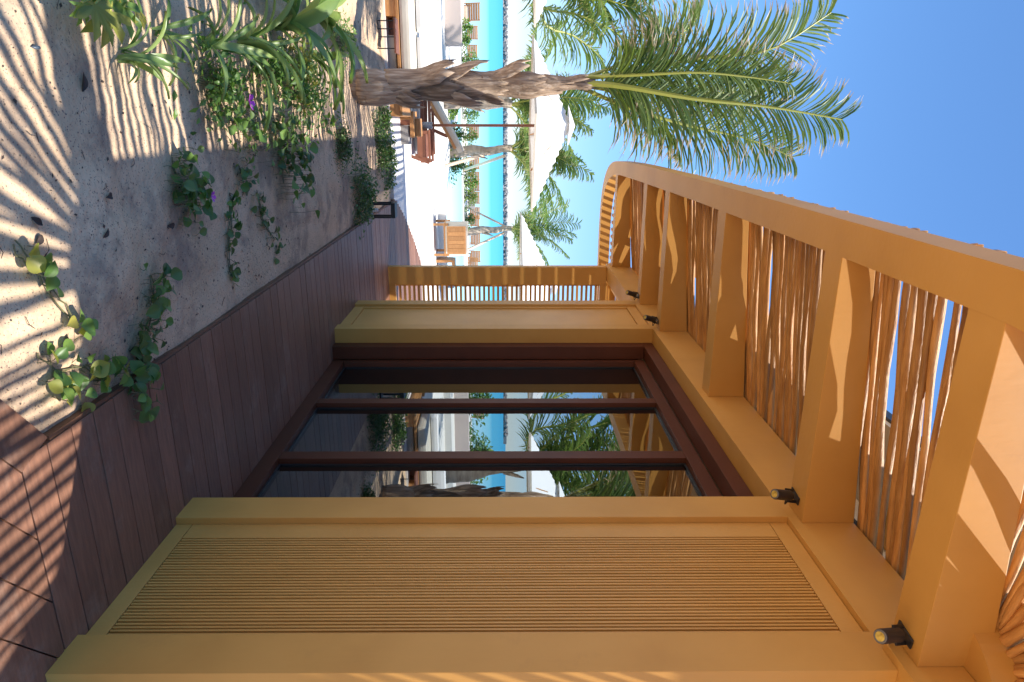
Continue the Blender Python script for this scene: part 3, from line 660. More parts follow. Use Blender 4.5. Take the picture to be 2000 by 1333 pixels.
# --- farther palms
def far_palm(base, top, nfr, L, label, tr=.14, leaf=.6, seed=1, props=(), extra=(), lm=None, lean=(0, 0), wind=(0.35, 0)):
    base = Vector(base); top = Vector(top); r = random.Random(seed)
    root = thing('palm_tree', base, label, 'palm tree', 'palm trees')
    def F(mb, name, m, smooth=True):
        o = mb.build(name, m, root, smooth=smooth); o.location = -base; return o
    tk = MB(); n = 14; pts = [base + (top - base) * (i / n) + Vector((.03 * sin(i * .9), 0, 0)) for i in range(n + 1)]
    tk.tube(pts, [tr * (1.25 - .55 * i / n) * (1 + .09 * (i % 2)) for i in range(n + 1)], 10); F(tk, 'trunk', M_fartrunk)
    for k, (z, a) in enumerate([(.35, 0), (.55, 2), (.75, 4)]):
        p = base + (top - base) * z
        F(MB().tube([p + Vector((cos(a), sin(a), 0)) * tr * .7, p + Vector((cos(a), sin(a), 0)) * tr * 1.3 + Vector((0, 0, .3)), p + Vector((cos(a), sin(a), 0)) * tr * 1.7 + Vector((0, 0, .45))], [.05, .04, .01], 5), 'leaf_sheath', M_fartrunk)
    for (a, b) in props: F(MB().bar(a, b, .07, .07), 'timber_prop', M_prop, False)
    for i in range(nfr):
        az = 2 * pi * i / nfr * 1.0 + r.uniform(-.25, .25); el = r.choice((1.4, 1.25, 1.05, .85, .55)) + r.uniform(-.12, .12)
        h = Vector((cos(az), sin(az), 0)); Lk = L * r.uniform(.8, 1.1); pp = [top - Vector((0, 0, .1))]; v = h * cos(el) + Vector((0, 0, sin(el))); q = top.copy()
        for k in range(4):
            pp.append(q + v * Lk / 4); q = pp[-1]; v = (v + Vector((wind[0] * .3, wind[1] * .3, -.20))).normalized()
        F(frond(MB(), pp, leaf, 46, .050, .022, .38, None, seed=seed * 31 + i, start=.12, sweep=.5), 'frond', [lm or M_palm2, M_rachis], False)
    for k, (pp, lf, n_) in enumerate(extra):
        F(frond(MB(), pp, lf, n_, .04, .03, .35, None, seed=seed * 77 + k, start=.1, sweep=.6), 'frond', [lm or M_palm2, M_rachis], False)
    return root
# left palm: leaning trunk at the left border, one long frond with a yellow rib crossing the frame
a0 = AY(940, -60, 13.5)
far_palm((-3.35, 13.5, 0), (-3.0, 13.5, 2.0), 17, 2.5, 'palm at the left edge of the view with a long yellow ribbed frond', leaf=.62, seed=4,
         extra=[([(-3.0, 13.3, 2.0), AY(1050, 5, 13.0), AY(1130, 30, 13.0), AY(1200, 62, 13.2), AY(1250, 100, 13.4)], .66, 100),
                ([(-3.0, 13.4, 2.0), AY(1060, 40, 13.8), AY(1120, 70, 14.2), AY(1170, 110, 14.5), AY(1190, 150, 14.6)], .66, 80),
                ([(-3.0, 13.4, 2.0), AY(1120, -10, 13.5), AY(1180, 0, 13.5), AY(1230, 15, 13.6), AY(1280, 40, 13.8)], .66, 80)])
far_palm(G(880, 297) + Vector((0, 0, -.02)), AY(1000, 292, 19.9), 16, 2.3, 'palm behind the large white umbrella with a pale trunk held by timber props', tr=.125, leaf=.62, seed=9,
         props=[(G(905, 333, -.0), AY(985, 305, 19.85)), (G(868, 325), AY(955, 300, 19.8))])
far_palm(G(908, 452, -.05), AY(1000, 447, 27.5), 13, 2.6, 'palm with crossed props standing behind the teak armchair, right of the umbrella', tr=.13, leaf=.6, seed=12,
         props=[(G(905, 492, -.05), AY(985, 455, 27.4)), (AY(912, 405, 27.4), AY(990, 444, 27.4))])
far_palm((-.55, 17.5, 0), (-.45, 17.5, 1.7), 13, 2.2, 'palm hidden behind the near trunk, its fronds rising over the umbrella peak', tr=.15, leaf=.55, seed=15)
far_palm((-7.5, 17, 0), (-7.3, 17, 3.4), 12, 2.6, 'palm left of the view seen mirrored in the glass door', tr=.15, leaf=.6, seed=21)
far_palm((-6.6, 11.6, -.03), (-6.4, 11.6, 2.3), 12, 2.1, 'young palm left of the daybed seen mirrored in the glass door', tr=.17, leaf=.6, seed=25, lm=M_palm)

# ================================================================== UMBRELLAS
def umbrella(loc, half, zlow, zpeak, label, tilt=0, seed=0):
    r = thing('parasol', loc, label, 'parasol', 'white square parasols', rz=tilt)
    MB().tube([(0, 0, 0), (0, 0, zpeak - .03)], .024, 10).build('pole', M_redwood, r, smooth=True)
    MB().tube([(0, 0, .05), (0, 0, .30)], .055, 12).build('pole_sleeve', M_steel, r, smooth=True)
    MB().box((-.3, -.3, -.008), (.3, .3, .05)).build('base_plate', M_steel, r, bevel=.01)
    H = half; z1 = zlow; zk = zpeak; c = MB(); n = 12
    # square canopy, sagging between the ribs
    def cz(x, y):
        m = max(abs(x), abs(y)) / H; k = min(abs(x), abs(y)) / max(abs(x), abs(y), 1e-6)
        return z1 + (zk - z1) * (1 - m) - .05 * sin(pi * m) * (1 - k) + .02 * (1 - m)
    g_ = [(-H + 2 * H * i / (2 * n)) for i in range(2 * n + 1)]; w = 2 * n + 1
    c.add([(x, y, cz(x, y)) for y in g_ for x in g_], [(j * w + i, j * w + i + 1, (j + 1) * w + i + 1, (j + 1) * w + i) for j in range(w - 1) for i in range(w - 1)])
    o = c.build('canopy_cloth', M_canvas, r, smooth=False); md = o.modifiers.new('t', 'SOLIDIFY'); md.thickness = .006
    v = MB(); e = .24
    for sx, sy in ((1, 0), (0, 1), (-1, 0), (0, -1)):
        a = Vector((sx * e - sy * e, sy * e + sx * e, zk - .05)); b = Vector((sx * e + sy * e, sy * e - sx * e, zk - .05)); v.add([a, b, (0, 0, zk + .07)], [(0, 1, 2)])
    v.build('vent_cap', M_canvas, r)
    vm = MB()
    for sx, sy in ((1, 0), (0, 1), (-1, 0), (0, -1)):
        t = Vector((-sy, sx, 0)); nn = Vector((sx, sy, 0)) * H; a = nn - t * H; b = nn + t * H
        vm.add([a + Vector((0, 0, z1)), b + Vector((0, 0, z1)), b + Vector((0, 0, z1 - .035)), a + Vector((0, 0, z1 - .035))], [(0, 1, 2, 3)])
    vm.build('valance', M_cush, r)
    for k in range(8):
        a = k * pi / 4; m = H * (1.35 if k % 2 else .97); m = H * .97 * (sqrt(2) if k % 2 else 1)
        o = MB().bar((0, 0, zk - .06), (cos(a) * m, sin(a) * m, z1 - .012), .018, .022).build('rib', M_teak, r)
    return r
umbrella((.03, 12.2, 0), 1.02, 2.02, 2.66, 'large white square parasol on a thin brown pole in front of the sea', tilt=radians(38))
umbrella((3.75, 16.2, 0), 1.25, 1.93, 2.75, 'white parasol partly hidden behind the screen post', tilt=radians(30))
umbrella((-2.9, 12.0, 0), 1.02, 2.03, 2.65, 'white parasol at the far left, one corner in view', tilt=radians(40))

# ================================================================== FURNITURE
# teak armchair with rounded upholstered back
ch = thing('armchair', (2.40, 15.05, 0), 'teak armchair with a rounded slatted back on the terrace by the kerb wall', 'armchair', rz=0)
for sx in (-1, 1):
    for sy, h in ((-1, .30), (1, .30)):
        MB().box((sx * .33 - .025, sy * .28 - .025, -.012), (sx * .33 + .025, sy * .28 + .025, h)).build('leg', M_teak, ch, bevel=.004)
MB().box((-.36, -.31, .20), (.36, .31, .245)).build('seat_frame', M_teak, ch, bevel=.006)
MB().box((-.31, -.26, .247), (.31, .26, .30)).build('seat', M_cush, ch, bevel=.015)
sh = MB(); N = 20; pr_ = []
for i in range(N + 1):   # rounded outer shell, open towards the sea
    a = pi + pi * i / N; pr_.append((.37 * (abs(cos(a)) ** .5) * (1 if cos(a) >= 0 else -1), -.05 + .30 * (abs(sin(a)) ** .6) * (1 if sin(a) >= 0 else -1)))
W2 = [(x * .93, y * .93 + .0) for x, y in pr_]
strip(sh, pr_, W2, .24, .70).build('back_shell', M_cush, ch)
o = MB()
for i in range(6):
    MB().box((-.27 + .09 * i, -.372, .30), (-.27 + .09 * i + .082, -.360, .64)).build('back_slat', M_teak, ch, bevel=.003)
MB().box((-.30, -.366, .27), (.30, -.352, .66)).build('back_board', M_teak, ch, bevel=.004)
ch.scale = (1, 1, 1.04)
# low teak side table beside it
st = thing('side_table', (3.12, 15.3, 0), 'small square teak side table right of the armchair, half behind the screen post', 'side table')
MB().box((-.2, -.2, .34), (.2, .2, .40)).build('table_top', M_teak, st, bevel=.004)
for sx in (-1, 1): MB().box((sx * .18 - .03, -.19, -.012), (sx * .18 + .03, .19, .338)).build('leg', M_teak, st, bevel=.004)

# lanterns
def lantern(loc, label, s=1.0, m=M_black):
    r = thing('lantern', loc, label, 'lantern', 'open box lanterns'); w = .085 * s; h = .31 * s; t = .022 * s
    for sx in (-1, 1):
        for sy in (-1, 1):
            MB().box((sx * w - t * (sx > 0), sy * w - t * (sy > 0), .028 * s), (sx * w + t * (sx < 0), sy * w + t * (sy < 0), h - .05 * s)).build('corner_post', m, r)
    MB().box((-w, -w, 0), (w, w, .026 * s)).build('base', m, r, bevel=.002); MB().box((-w, -w, h - .048 * s), (w, w, h)).build('top', m, r, bevel=.002)
    MB().tube([(0, 0, .028 * s), (0, 0, .10 * s)], .02 * s, 10).build('candle', M_canvas, r)
    return r
lantern((.955, 8.0, -.03), 'black open box lantern standing in the plants at the edge of the deck')

# daybed
db = thing('daybed', (-1.05, 10.1, 0), 'low teak daybed with a beige mattress and a white back cushion behind the palm trunk', 'daybed')
def D_(a, b, name, m=M_teak, bevel=.006): o = MB().box(a, b).build(name, m, db, bevel=bevel); return o
D_((-.53, -.42, -.005), (-.27, .42, .125), 'base_block'); D_((.72, -.42, -.005), (.96, .42, .125), 'base_block')
D_((-1.5, -.44, .127), (.96, .44, .165), 'platform'); D_((-.26, -.20, -.005), (.71, .38, .124), 'base_panel', M_redwood)
D_((-.05, -.35, -.004), (.70, -.21, .10), 'storage_box', M_greyc)
D_((-1.48, -.41, .172), (.70, .42, .30), 'mattress', M_cush, .04)
D_((-1.45, .20, .305), (-.15, .42, .52), 'back_cushion', M_canvas, .07); D_((-.10, .22, .305), (.60, .42, .42), 'bolster', M_canvas, .05)
# small metal framed table before the daybed
mt = thing('metal_table', (-1.02, 9.15, -.03), 'low side table with thin dark metal legs and a red brown top before the daybed', 'side table')
for x in (-.16, -.07, .02, .15): MB().tube([(x, -.12, 0), (x, -.12, .22)], .007, 6).build('leg', M_black, mt)
MB().tube([(-.16, -.12, .03), (.15, -.12, .03)], .006, 6).build('foot_rail', M_black, mt)
MB().box((-.2, -.14, .222), (.2, .14, .245)).build('table_top', M_redwood, mt, bevel=.003)
# teak stool with a grey box, right of the trunk
sb = thing('step_stool', (.03, 10.75, -.004), 'teak step stool with a grey box below, at the foot of the large parasol', 'stool')
MB().box((-.20, -.20, .14), (.17, .2, .20)).build('seat', M_teak, sb, bevel=.005); MB().box((-.2, -.2, 0), (-.08, .2, .138)).build('leg', M_teak, sb, bevel=.004)
MB().box((.0, -.19, -.001), (.27, .15, .115)).build('grey_box', M_greyc, sb, bevel=.006); MB().box((-.078, -.19, 0), (-.002, .15, .137)).build('apron', M_redwood, sb)
MB().box((-.10, -.06, .202), (.16, .2, .275)).build('backrest', M_teak, sb, bevel=.01)
# low lounge chair with canvas sling, wooden rails
lc = thing('lounge_chair', (.05, 12.9, -.01), 'teak lounge chair with a sloping beige sling back behind the parasol pole', 'lounge chair')
for sy in (-.28, .28):
    MB().bar((-.55, sy, .22), (.50, sy, .22), .05, .05).build('seat_rail', M_redwood, lc); MB().bar((-.55, sy, .10), (.62, sy, .07), .05, .06).build('leg_rail', M_redwood, lc)
    MB().bar((-.45, sy, .22), (.38, sy, .66), .04, .05).build('back_rail', M_teak, lc)
    MB().bar((-.30, sy, .22), (-.12, sy, .38), .03, .03).build('strut', M_redwood, lc); MB().bar((.05, sy, .22), (.18, sy, .52), .03, .03).build('strut', M_redwood, lc)
    for x in (-.5, .45): MB().box((x - .025, sy - .025, -.0), (x + .025, sy + .025, .20)).build('leg', M_redwood, lc)
MB().bar((-.47, 0, .275), (.44, 0, .755), .50, .09).build('sling_cushion', M_cush, lc, bevel=.02)
# small armchair beyond
sc2 = thing('low_chair', (.42, 11.95, -.01), 'low red brown wooden chair with rounded arms beside the parasol pole', 'chair')
MB().box((-.30, -.25, .10), (.12, .25, .24)).build('seat', M_redwood, sc2, bevel=.01)
for sy in (-.25, .25):
    MB().bar((-.32, sy, .30), (.20, sy, .30), .05, .035).build('arm', M_redwood, sc2, bevel=.008); MB().bar((.10, sy, .0), (.20, sy, .29), .04, .05).build('leg', M_redwood, sc2); MB().bar((-.28, sy, .0), (-.28, sy, .28), .04, .05).build('leg', M_redwood, sc2)

# beach chairs in a row
def beach_chair():
    r = thing('beach_chair', (0, 0, 0), '', 'beach chair', 'slatted teak beach chairs facing the sea')
    for i in range(6):
        z = .16 + .082 * i; MB().box((-.30, -.01 - .03 * i, z), (.30, .012 - .03 * i, z + .070)).build('back_slat', M_teak, r)
    for sx in (-1, 1):
        MB().bar((sx * .29, .02, .0), (sx * .29, -.17, .66), .035, .035, upv=(0, 1, 0)).build('back_post', M_teak, r); MB().box((sx * .27 - .02, .45, -.0), (sx * .27 + .02, .5, .3)).build('leg', M_teak, r)
    MB().box((-.28, .03, .24), (.28, .52, .28)).build('seat', M_teak, r)
    return r
bc = beach_chair()
CH = [(24, 908, 29.5, 1.15, 'largest slatted beach chair, at the left edge beside a pale block'), (64, 914, 33, 1, 'slatted beach chair second from the left, half behind a small shrub'), (100, 914, 33.5, .95, 'slatted beach chair left of the near palm trunk, among shrubs'),
      (258, 915, 34, 1, 'slatted beach chair just right of the parasol pole'), (318, 915, 34, 1, 'slatted beach chair behind the prop of the propped palm'), (348, 916, 34, 1, 'slatted beach chair behind low shrubs, left one of a close pair'),
      (362, 916, 34, 1, 'slatted beach chair behind low shrubs, right one of a close pair'), (386, 917, 33, 1, 'slatted beach chair left of the grey box on the beach'),
      (416, 917, 33, 1, 'darker slatted beach chair right of the grey box on the beach'), (431, 917, 34, .95, 'slatted beach chair just left of the palm with crossed props'), (467, 918, 34, 1, 'slatted beach chair above the teak armchair back, right of the far palm'), (501, 919, 34, 1, 'slatted beach chair next to the screen post'),
      (512, 905, 28, .85, 'small slatted beach chair touching the screen post, nearer than its neighbours')]
for i, (py, px, Y, s, lab) in enumerate(CH):
    o = bc if i == 0 else copy_tree(bc); p = AY(px, py, Y); o.location = (p.x, Y, ground_z(0, Y) + .02); o.scale = (s * .92, s, s); o['label'] = lab; o.rotation_euler.z = random.uniform(-.2, .2)
for i, (x, Y) in enumerate([(-12.5, 31), (-15.5, 31), (-9.8, 32)]):
    o = copy_tree(bc); o.location = (x, Y, ground_z(0, Y) + .02); o['label'] = 'slatted beach chair seen mirrored in the door glass, ' + ('middle one', 'farthest from the sea palm', 'nearest the pool')[i]
gb = boxo('grey_box', AY(912, 396, 32) - Vector((0, 0, .1)), AY(928, 408, 32) + Vector((0, .4, 0)), M_greyc, bevel=.02); tag(gb, 'grey box standing between two beach chairs', 'box')
pb = boxo('pale_block', AY(906, 28, 28.9) - Vector((.3, 0, .05)), AY(912, 44, 28.9) + Vector((0, .5, 0)), M_prop, bevel=.02); tag(pb, 'pale wooden block beside the largest beach chair', 'block')

# ================================================================== PLANTS
def leaf_mesh(kind, m):
    mb = MB()
    if kind == 'round':      # folded, notched beach-creeper leaf, length 1
        L = 8; prof = [0, .26, .40, .47, .48, .44, .34, .17, 0]; vs = []; uv = []
        for i, w in enumerate(prof):
            t = i / L
            for s in (-1, -.5, 0, .5, 1): vs.append((t, s * w, .22 * abs(s) * w * 1.6 - .18 * t * t)); uv.append((t * .8, .5))
        mb.add(vs, [(i * 5 + k, i * 5 + k + 1, (i + 1) * 5 + k + 1, (i + 1) * 5 + k) for i in range(L) for k in range(4)], 0, uv)
    if kind == 'strap':
        L = 9; vs = []; uv = []
        for i in range(L + 1):
            t = i / L; w = .075 * (sin(pi * min(1, t * .9 + .08)) ** .7) * (1 - t ** 6)
            a = 1.15 - 1.5 * t
            x = sum(cos(1.15 - 1.5 * j / L) for j in range(i)) / L; z = sum(sin(1.15 - 1.5 * j / L) for j in range(i)) / L
            for s in (-1, 0, 1): vs.append((x, s * w, z + .035 * abs(s))); uv.append((t, .5))
        mb.add(vs, [(i * 3 + k, i * 3 + k + 1, (i + 1) * 3 + k + 1, (i + 1) * 3 + k) for i in range(L) for k in range(2)], 0, uv)
    if kind == 'lobed':
        c = []; uv = []; vs = [(0, 0, 0)]; uv = [(0, .5)]; n = 26
        for i in range(n + 1):
            a = -2.3 + 4.6 * i / n; rr = (.55 + .45 * cos(a * .5)) * (1 if i % 4 == 0 else (.78 if i % 4 in (1, 3) else .40))
            vs.append((cos(a) * rr, sin(a) * rr * .8, -.12 * rr * rr + .08 * (i % 2))); uv.append((.5, .5))
        mb.add(vs, [(0, i, i + 1) for i in range(1, n + 1)], 0, uv)
    if kind == 'small':
        mb.add([(0, 0, 0), (.5, .26, .06), (1, 0, -.1), (.5, -.26, .06), (.5, 0, 0)], [(0, 4, 1), (1, 4, 2), (2, 4, 3), (3, 4, 0)], 0, [(0, .5), (.5, .5), (.8, .5), (.5, .5), (.5, .5)])
    return mb.mesh('leaf', m, smooth=True)
LM = {(k, n): leaf_mesh(k, m) for k in ('round', 'strap', 'lobed', 'small') for n, m in (('g', M_vine), ('d', M_vined), ('y', M_yleaf), ('l', M_lily))}
def gz(x, y): return ground_z(x, y)
def place_leaf(root, me, p, az, pitch, s, roll=0, wide=1.0):
    o = link('leaf', me, root)
    o.matrix_basis = Matrix.Translation(Vector(p) - root.location) @ Matrix.Rotation(az, 4, 'Z') @ Matrix.Rotation(-pitch, 4, 'Y') @ Matrix.Rotation(roll, 4, 'X') @ Matrix.Diagonal((s, s * wide, s, 1))
    return o
def vine(path, n, size, label, mix='ggd', spread=.05, cat='creeper', name='beach_creeper', h=.06, seed=0):
    """path: picture points on the sand; runner stems along it with leaves standing off on stalks"""
    r = random.Random(seed * 13 + 5); pts = [G(*p, -.02) for p in path]; root = thing(name, (pts[0].x, pts[0].y, 0), label, cat, 'beach creepers on the sand')
    st = MB()
    for q in range(2 if n > 12 else 1):
        off = Vector((r.uniform(-.02, .02), r.uniform(-.02, .02), 0)); pp = []
        for a, b in zip(pts, pts[1:]):
            for k in range(4):
                c = a.lerp(b, k / 4) + off + Vector((r.uniform(-.012, .012), r.uniform(-.012, .012), 0)); c.z = gz(c.x, c.y) + .008; pp.append(c)
        if len(pp) > 1: st.tube(pp, .0028, 5)
    for i in range(n):
        k = r.random() * (len(pts) - 1); a = int(k); c = pts[a].lerp(pts[min(a + 1, len(pts) - 1)], k - a)
        c = c + Vector((r.gauss(0, spread), r.gauss(0, spread), 0)); base = Vector((c.x, c.y, gz(c.x, c.y) if c.x < 1.04 else .0)); hh = r.uniform(.25, 1) * h
        tip = base + Vector((r.uniform(-.02, .02), r.uniform(-.02, .02), hh)); st.tube([base, (base + tip) / 2 + Vector((r.uniform(-.01, .01), 0, 0)), tip], .0016, 4)
        place_leaf(root, LM[('round', r.choice(mix))], tip, r.uniform(0, 6.28), r.uniform(-.5, .9), size * r.uniform(.5, 1.05), r.uniform(-.6, .6))
    o = st.build('stem', M_stem, root); o.location = -root.location; o['kind'] = 'stuff'
    return root
def bush(path, n, size, h, label, mix='gd', spread=.06, kind='small', cat='plant', name='ground_plant', seed=0, z=None, group='leafy plants on the sand'):
    """many tiny leaves: one joined foliage part"""
    r = random.Random(seed * 7 + 3); pts = [G(*p, 0) if len(p) == 2 else Vector(p) for p in path]; root = thing(name, (pts[0].x, pts[0].y, 0), label, cat, group); fo = {}
    st = MB()
    tm = [(v.co.copy()) for v in LM[('small', 'g')].vertices]; tf = [tuple(p.vertices) for p in LM[('small', 'g')].polygons]
    for i in range(n):
        k = r.random() * (len(pts) - 1); a = int(k); c = pts[a].lerp(pts[min(a + 1, len(pts) - 1)], k - a) if len(pts) > 1 else pts[0]
        rad = abs(r.gauss(0, spread)); an = r.uniform(0, 6.28); c = c + Vector((cos(an) * rad, sin(an) * rad, 0)); g0 = gz(c.x, c.y) if z is None else z
        hh = h * r.random() ** .8 * max(.15, 1 - (rad / (2.4 * spread)) ** 2); p = Vector((c.x, c.y, g0 + hh + .004))
        R = Matrix.Rotation(r.uniform(0, 6.28), 3, 'Z') @ Matrix.Rotation(-r.uniform(-.5, 1.2), 3, 'Y') @ Matrix.Rotation(r.uniform(-.8, .8), 3, 'X'); s = size * r.uniform(.6, 1.3); rv = r.random()
        mb = fo.setdefault(r.choice(mix), MB()); mb.add([p + R @ (v * s) for v in tm], tf, 0, [(v.x * .8, rv) for v in tm])
        if i % 5 == 0: st.tube([(c.x - cos(an) * rad * .4, c.y, g0 - .005), p], .0015, 3)
    for k, mb in fo.items():
        o = mb.build('foliage', {'g': M_vine, 'd': M_vined, 'y': M_yleaf, 'l': M_lily, 'p': M_palm2}[k], root, smooth=False); o.location = -root.location; o['kind'] = 'stuff'
    o = st.build('stem', M_stem, root); o.location = -root.location; o['kind'] = 'stuff'
    return root
def lily(px, n, L, label, seed=0, az0=0, azs=3.1, mixn='l', wide=1.0, zoff=0):
    r = random.Random(seed + 50); p = G(*px, 0); root = thing('strap_leaf_plant', (p.x, p.y, 0), label, 'plant', 'strap leaved plants')
    for i in range(n):
        az = az0 + r.uniform(-azs, azs); s = L * r.uniform(.6, 1.15); o = place_leaf(root, LM[('strap', r.choice(mixn))], p + Vector((r.uniform(-.03, .03), r.uniform(-.03, .03), gz(p.x, p.y) + zoff)), az, r.uniform(-.25, .35), s, r.uniform(-.3, .3), wide * r.uniform(.4, .95))
    return root
vine([(22, 480), (50, 520), (75, 560), (110, 610), (125, 640)], 13, .070, 'small creeper with bright and yellow round leaves in the sunlit near sand', 'ggy', .022, h=.05, seed=1)
vine([(75, 700), (110, 740), (160, 720), (190, 750), (225, 730)], 40, .072, 'sunlit creeper with light green leaves beside the foreground deck corner', 'ggy', .035, h=.07, seed=2)
vine([(275, 535), (290, 600), (275, 680), (260, 740), (245, 800)], 78, .070, 'dark green creeper trailing over the sand edge onto the deck boards', 'ddg', .040, h=.08, seed=3)
vine([(330, 320), (345, 370), (370, 400)], 75, .066, 'rounded clump of dark creeper in the shaded sand with a violet flower beside it', 'ddg', .07, h=.10, seed=4)
vine([(455, 390), (450, 430), (445, 500), (460, 560)], 34, .06, 'thin line of small dark creeper leaves in the shaded sand, nearest the boards', 'ddg', .03, h=.04, seed=5)
vine([(500, 380), (520, 440), (540, 480)], 26, .066, 'short dark creeper in mid shade beyond the purple flower', 'dd', .05, h=.05, seed=6)
vine([(470, 330), (480, 370)], 22, .066, 'small creeper spray next to the shade edge', 'dg', .05, h=.05, seed=14)
vine([(430, 200), (450, 240), (480, 260), (500, 230)], 95, .066, 'bright creeper mat with a magenta flower at the edge of the sunlight', 'gggd', .10, h=.12, seed=7)
vine([(520, 230), (540, 270), (550, 320), (555, 370)], 120, .082, 'tall dense creeper mound half in sun and half in shade', 'gdd', .11, h=.20, seed=8)
bush([(540, 160), (580, 190), (600, 200)], 700, .045, .16, 'light green leafy clump in the sunlit sand before the palm trunk', 'gg', .16, seed=1)
vine([(628, 235), (640, 250)], 12, .09, 'little green sprig alone on the striped sunlit sand', 'gg', .05, h=.06, seed=9)
bush([(660, 258), (665, 310)], 900, .03, .12, 'fine dark green mossy tuft across the shade line', 'd', .10, seed=2)
bush([(690, 345), (710, 380), (700, 430)], 1100, .045, .16, 'dark spreading groundcover left of the black lantern', 'dd', .16, seed=3)
bush([(728, 230), (735, 290), (738, 330)], 900, .04, .12, 'green groundcover along the garden edge near the paving', 'gd', .12, seed=4)
bush([(750, 270), (755, 310), (748, 370)], 800, .045, .12, 'groundcover bordering the paved path behind the lantern', 'gd', .10, seed=5)
bush([(743, 215), (745, 250)], 500, .04, .13, 'pale green tuft right of the palm trunk', 'g', .10, seed=6)
lily((238, 110), 11, .30, 'strap leaved plant with broad arching leaves nearest the camera', 1, az0=1.1, azs=2.2, wide=1.0)
lily((300, 60), 8, .34, 'strap leaved plant at the left edge with pale upright leaves', 2, az0=.8, azs=2.0)
lily((395, 90), 10, .42, 'strap leaved plant with long narrow leaves in the middle of the bed', 3, az0=.6, azs=2.6)
lily((470, 80), 12, .52, 'large strap leaved plant with many leaves reaching over the bed', 4, az0=.3, azs=3)
lily((540, 50), 14, .66, 'strap leaved plant with broad pale leaves near the left edge, left of the palm trunk', 5, az0=.2, azs=3, wide=1.3)
lily((600, 20), 13, .75, 'farthest strap leaved plant, sunlit at the left edge', 6, az0=.2, azs=2.5, wide=1.3)
lily((600, 110), 9, .50, 'strap leaved plant with long leaves pointing at the palm trunk', 7, az0=.9, azs=1.5)
lb = thing('lobed_leaf_plant', G(150, -30, 0), 'yellow green plant with big lobed leaves at the left edge of the near sand', 'plant')
for i, (px, py, s, n_, rz_) in enumerate([(185, 8, .15, 'y', .6), (215, 22, .15, 'y', .2), (235, 5, .13, 'g', 1.2), (160, 5, .10, 'g', 2.0), (265, 12, .12, 'y', -.3), (205, -10, .14, 'g', .9)]):
    p = G(px, py, .13); place_leaf(lb, LM[('lobed', n_)], p, rz_ - 1.0, .25 * (-1) ** i, s, .3)
    o = MB().tube([lb.location, (lb.location + p) / 2 + Vector((0, 0, .07)), p], .0045, 5).build('stalk', M_rachis, lb, smooth=True); o.location = -lb.location
r = random.Random(11)
for k, (px, py, lab, cc) in enumerate([(500, 120, 'tangle of fine green stems between the strap leaved plants', 'g'), (395, 150, 'low leafy sprouts in the striped sand before the long leaved plant', 'g'), (560, 120, 'pale grassy tangle near the foot of the palm', 'l'), (640, 60, 'light green tuft at the left, close to the far edge of the bed', 'l')]):
    bush([(px, py), (px + 30, py + 30)], 420, .05, .16, lab, cc + 'y' if k == 2 else cc, .14, seed=80 + k)
# flowers
for (px, py, s, lab) in ((412, 384, .024, 'violet flower fallen beside the dark creeper clump'), (485, 199, .036, 'magenta flower standing in the sunlit creeper')):
    p = G(px, py, .06 if px < 450 else .17); f = MB()
    for k in range(5):
        a = k * 2 * pi / 5; f.add([(0, 0, 0), (cos(a - .5) * s, sin(a - .5) * s, s * .5), (cos(a) * s * 1.25, sin(a) * s * 1.25, s * .6), (cos(a + .5) * s, sin(a + .5) * s, s * .5)], [(0, 1, 2, 3)])
    o = f.build('flower', M_purple); o.location = p; tag(o, lab, 'flower')
# shell-like blue grey scrap
o = MB().tube([(-.022, 0, 0), (-.008, 0, .004), (.01, 0, .004), (.024, 0, 0)], [.001, .007, .006, .001], 8).build('seed_pod', M_shell, smooth=True); p = G(60, 93, -.01); o.location = (p.x, p.y, gz(p.x, p.y) + .006); o.rotation_euler.z = 1.6
tag(o, 'blue grey seed pod on the sunlit sand at the bottom left of the bed', 'seed pod')
# leaf litter flecks
lt = MB(); r = random.Random(3)
for i in range(15000):
    x = r.uniform(-1.6, 1.02); y = 1.75 + 7.6 * r.random() ** 1.6
    if noise.noise(Vector((x * 1.9, y * 1.5, 7))) + .6 * noise.noise(Vector((x * 6, y * 5, 2))) < r.uniform(-.35, .55): continue
    z = gz(x, y) + .002; s = r.choice((.0012, .0018, .0025, .004, .007 if r.random() < .4 else .002)) * (1 + .16 * y); a = r.uniform(0, 6.28); ca, sa = cos(a) * s, sin(a) * s; k = r.uniform(.25, .7)
    lt.add([(x - ca, y - sa, z), (x + sa * k, y - ca * k, z + s * .3), (x + ca, y + sa, z + s * .15), (x - sa * k, y + ca * k, z)], [(0, 1, 2, 3)])
for i in range(60):     # twigs
    x = r.uniform(-1.3, .95); y = 1.9 + 6 * r.random() ** 1.5; a = r.uniform(0, 6.28); L = r.uniform(.02, .07); z = gz(x, y) + .004
    lt.tube([(x, y, z), (x + cos(a) * L * .5, y + sin(a) * L * .5, gz(x, y) + .008), (x + cos(a + .4) * L, y + sin(a + .4) * L, z)], .0012, 4)
o = lt.build('leaf_litter', M_litter); tag(o, 'dark flecks of leaf litter strewn on the sand', 'leaf litter', kind='stuff')
DL = [(150, 160, .035, 'curled dark dry leaf in the rafter shade near the blue grey pod'), (68, 470, .028, 'brown dry leaf scrap by the small bright creeper'), (118, 667, .026, 'brown dry leaf beside the corner creeper'), (265, 680, .024, 'dark dry leaf under the creeper that reaches the deck'), (200, 385, .026, 'black dry leaf in the shaded sand near the dark clump'), (190, 455, .024, 'black crumpled leaf in the middle of the shaded sand'), (62, 433, .026, 'tan dry leaf at the end of a sun stripe'), (330, 440, .03, 'grey brown dry leaf below the rounded creeper clump')]
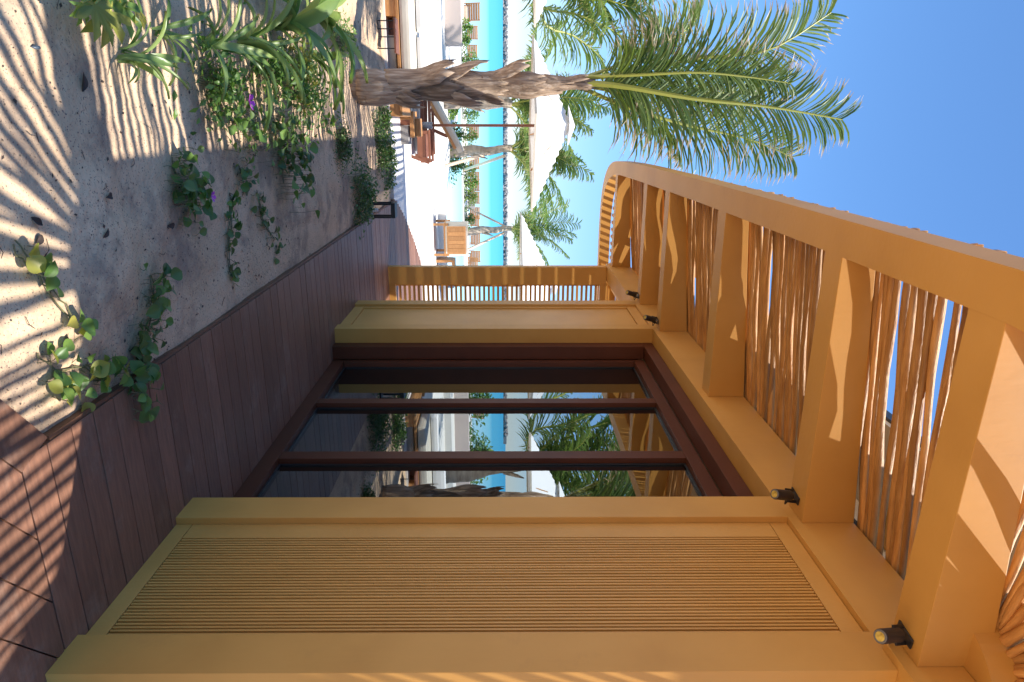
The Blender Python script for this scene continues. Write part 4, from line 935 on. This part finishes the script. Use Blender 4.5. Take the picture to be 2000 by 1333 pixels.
for (px, py, sz_, lab) in DL:
    p = G(px, py, -.01); m_ = MB(); vs = []
    for i in range(7):
        t = i / 6; w = sz_ * .42 * sin(pi * min(1, t + .05)) + .001
        vs += [((t - .5) * sz_ * 2, -w, w * .9), ((t - .5) * sz_ * 2, 0, 0), ((t - .5) * sz_ * 2, w, w * .7)]
    m_.add(vs, [(i * 3 + k, i * 3 + k + 1, i * 3 + k + 4, i * 3 + k + 3) for i in range(6) for k in (0, 1)])
    o = m_.build('dry_leaf', M_litter, smooth=True); o.location = (p.x, p.y, gz(p.x, p.y) + .006); o.rotation_euler = (.2, -.1, random.uniform(0, 6)); tag(o, lab, 'dry leaf', 'dry leaves on the sand')
# hedge of small shrubs in front of the beach
SHR = [(55, 912, 26.5, .5, 'g', 'small light shrub in front of the second beach chair'), (80, 906, 26.3, .4, 'g', 'thin pale shrub left of the third beach chair'), (118, 905, 26, .8, 'g', 'bright leafy shrub directly left of the palm trunk'), (222, 908, 26, .8, 'g', 'bright leafy shrub just left of the parasol pole'),
       (268, 909, 26, .7, 'p', 'pale shrub right of the parasol pole'), (330, 908, 26, .6, 'p', 'pale shrub under the prop of the palm'), (355, 909, 26, .7, 'g', 'green shrub below the close pair of chairs'), (385, 908, 26, .7, 'p', 'pale shrub left of the grey box'), (430, 905, 26.2, .5, 'd', 'low dark shrub at the foot of the far palm'),
       (215, 880, 19.5, .35, 'g', 'small tuft behind the lounge chair'), (262, 893, 20, .5, 'd', 'dark shrub left of the propped palm trunk'), (325, 889, 20, .5, 'd', 'dark shrub at the foot of the pale timber prop'), (300, 885, 20, .4, 'p', 'pale grass at the foot of the propped palm')]
for i, (py, px, Y, s, c, lab) in enumerate(SHR):
    p = AY(px, py, Y); bush([(p.x, Y, 0)], int(500 * s) + 120, .10, s * .75, lab, c, .32 * s + .05, seed=30 + i, z=-.03, name='shrub', cat='shrub', group='small shrubs by the beach')
for i, x in enumerate([-6.5, -8.5, -11, -13.5, -4.6]):
    bush([(x, 21 + (i % 2) * 3, 0)], 900, .16, 1.1, 'leafy shrub mirrored in the door glass, ' + ('rightmost near one', 'second, tall and far', 'third, near', 'fourth, far', 'beside the mirrored palm')[i], 'gd', .6, seed=60 + i, z=-.03, name='shrub', cat='shrub', group='shrubs mirrored in the glass')
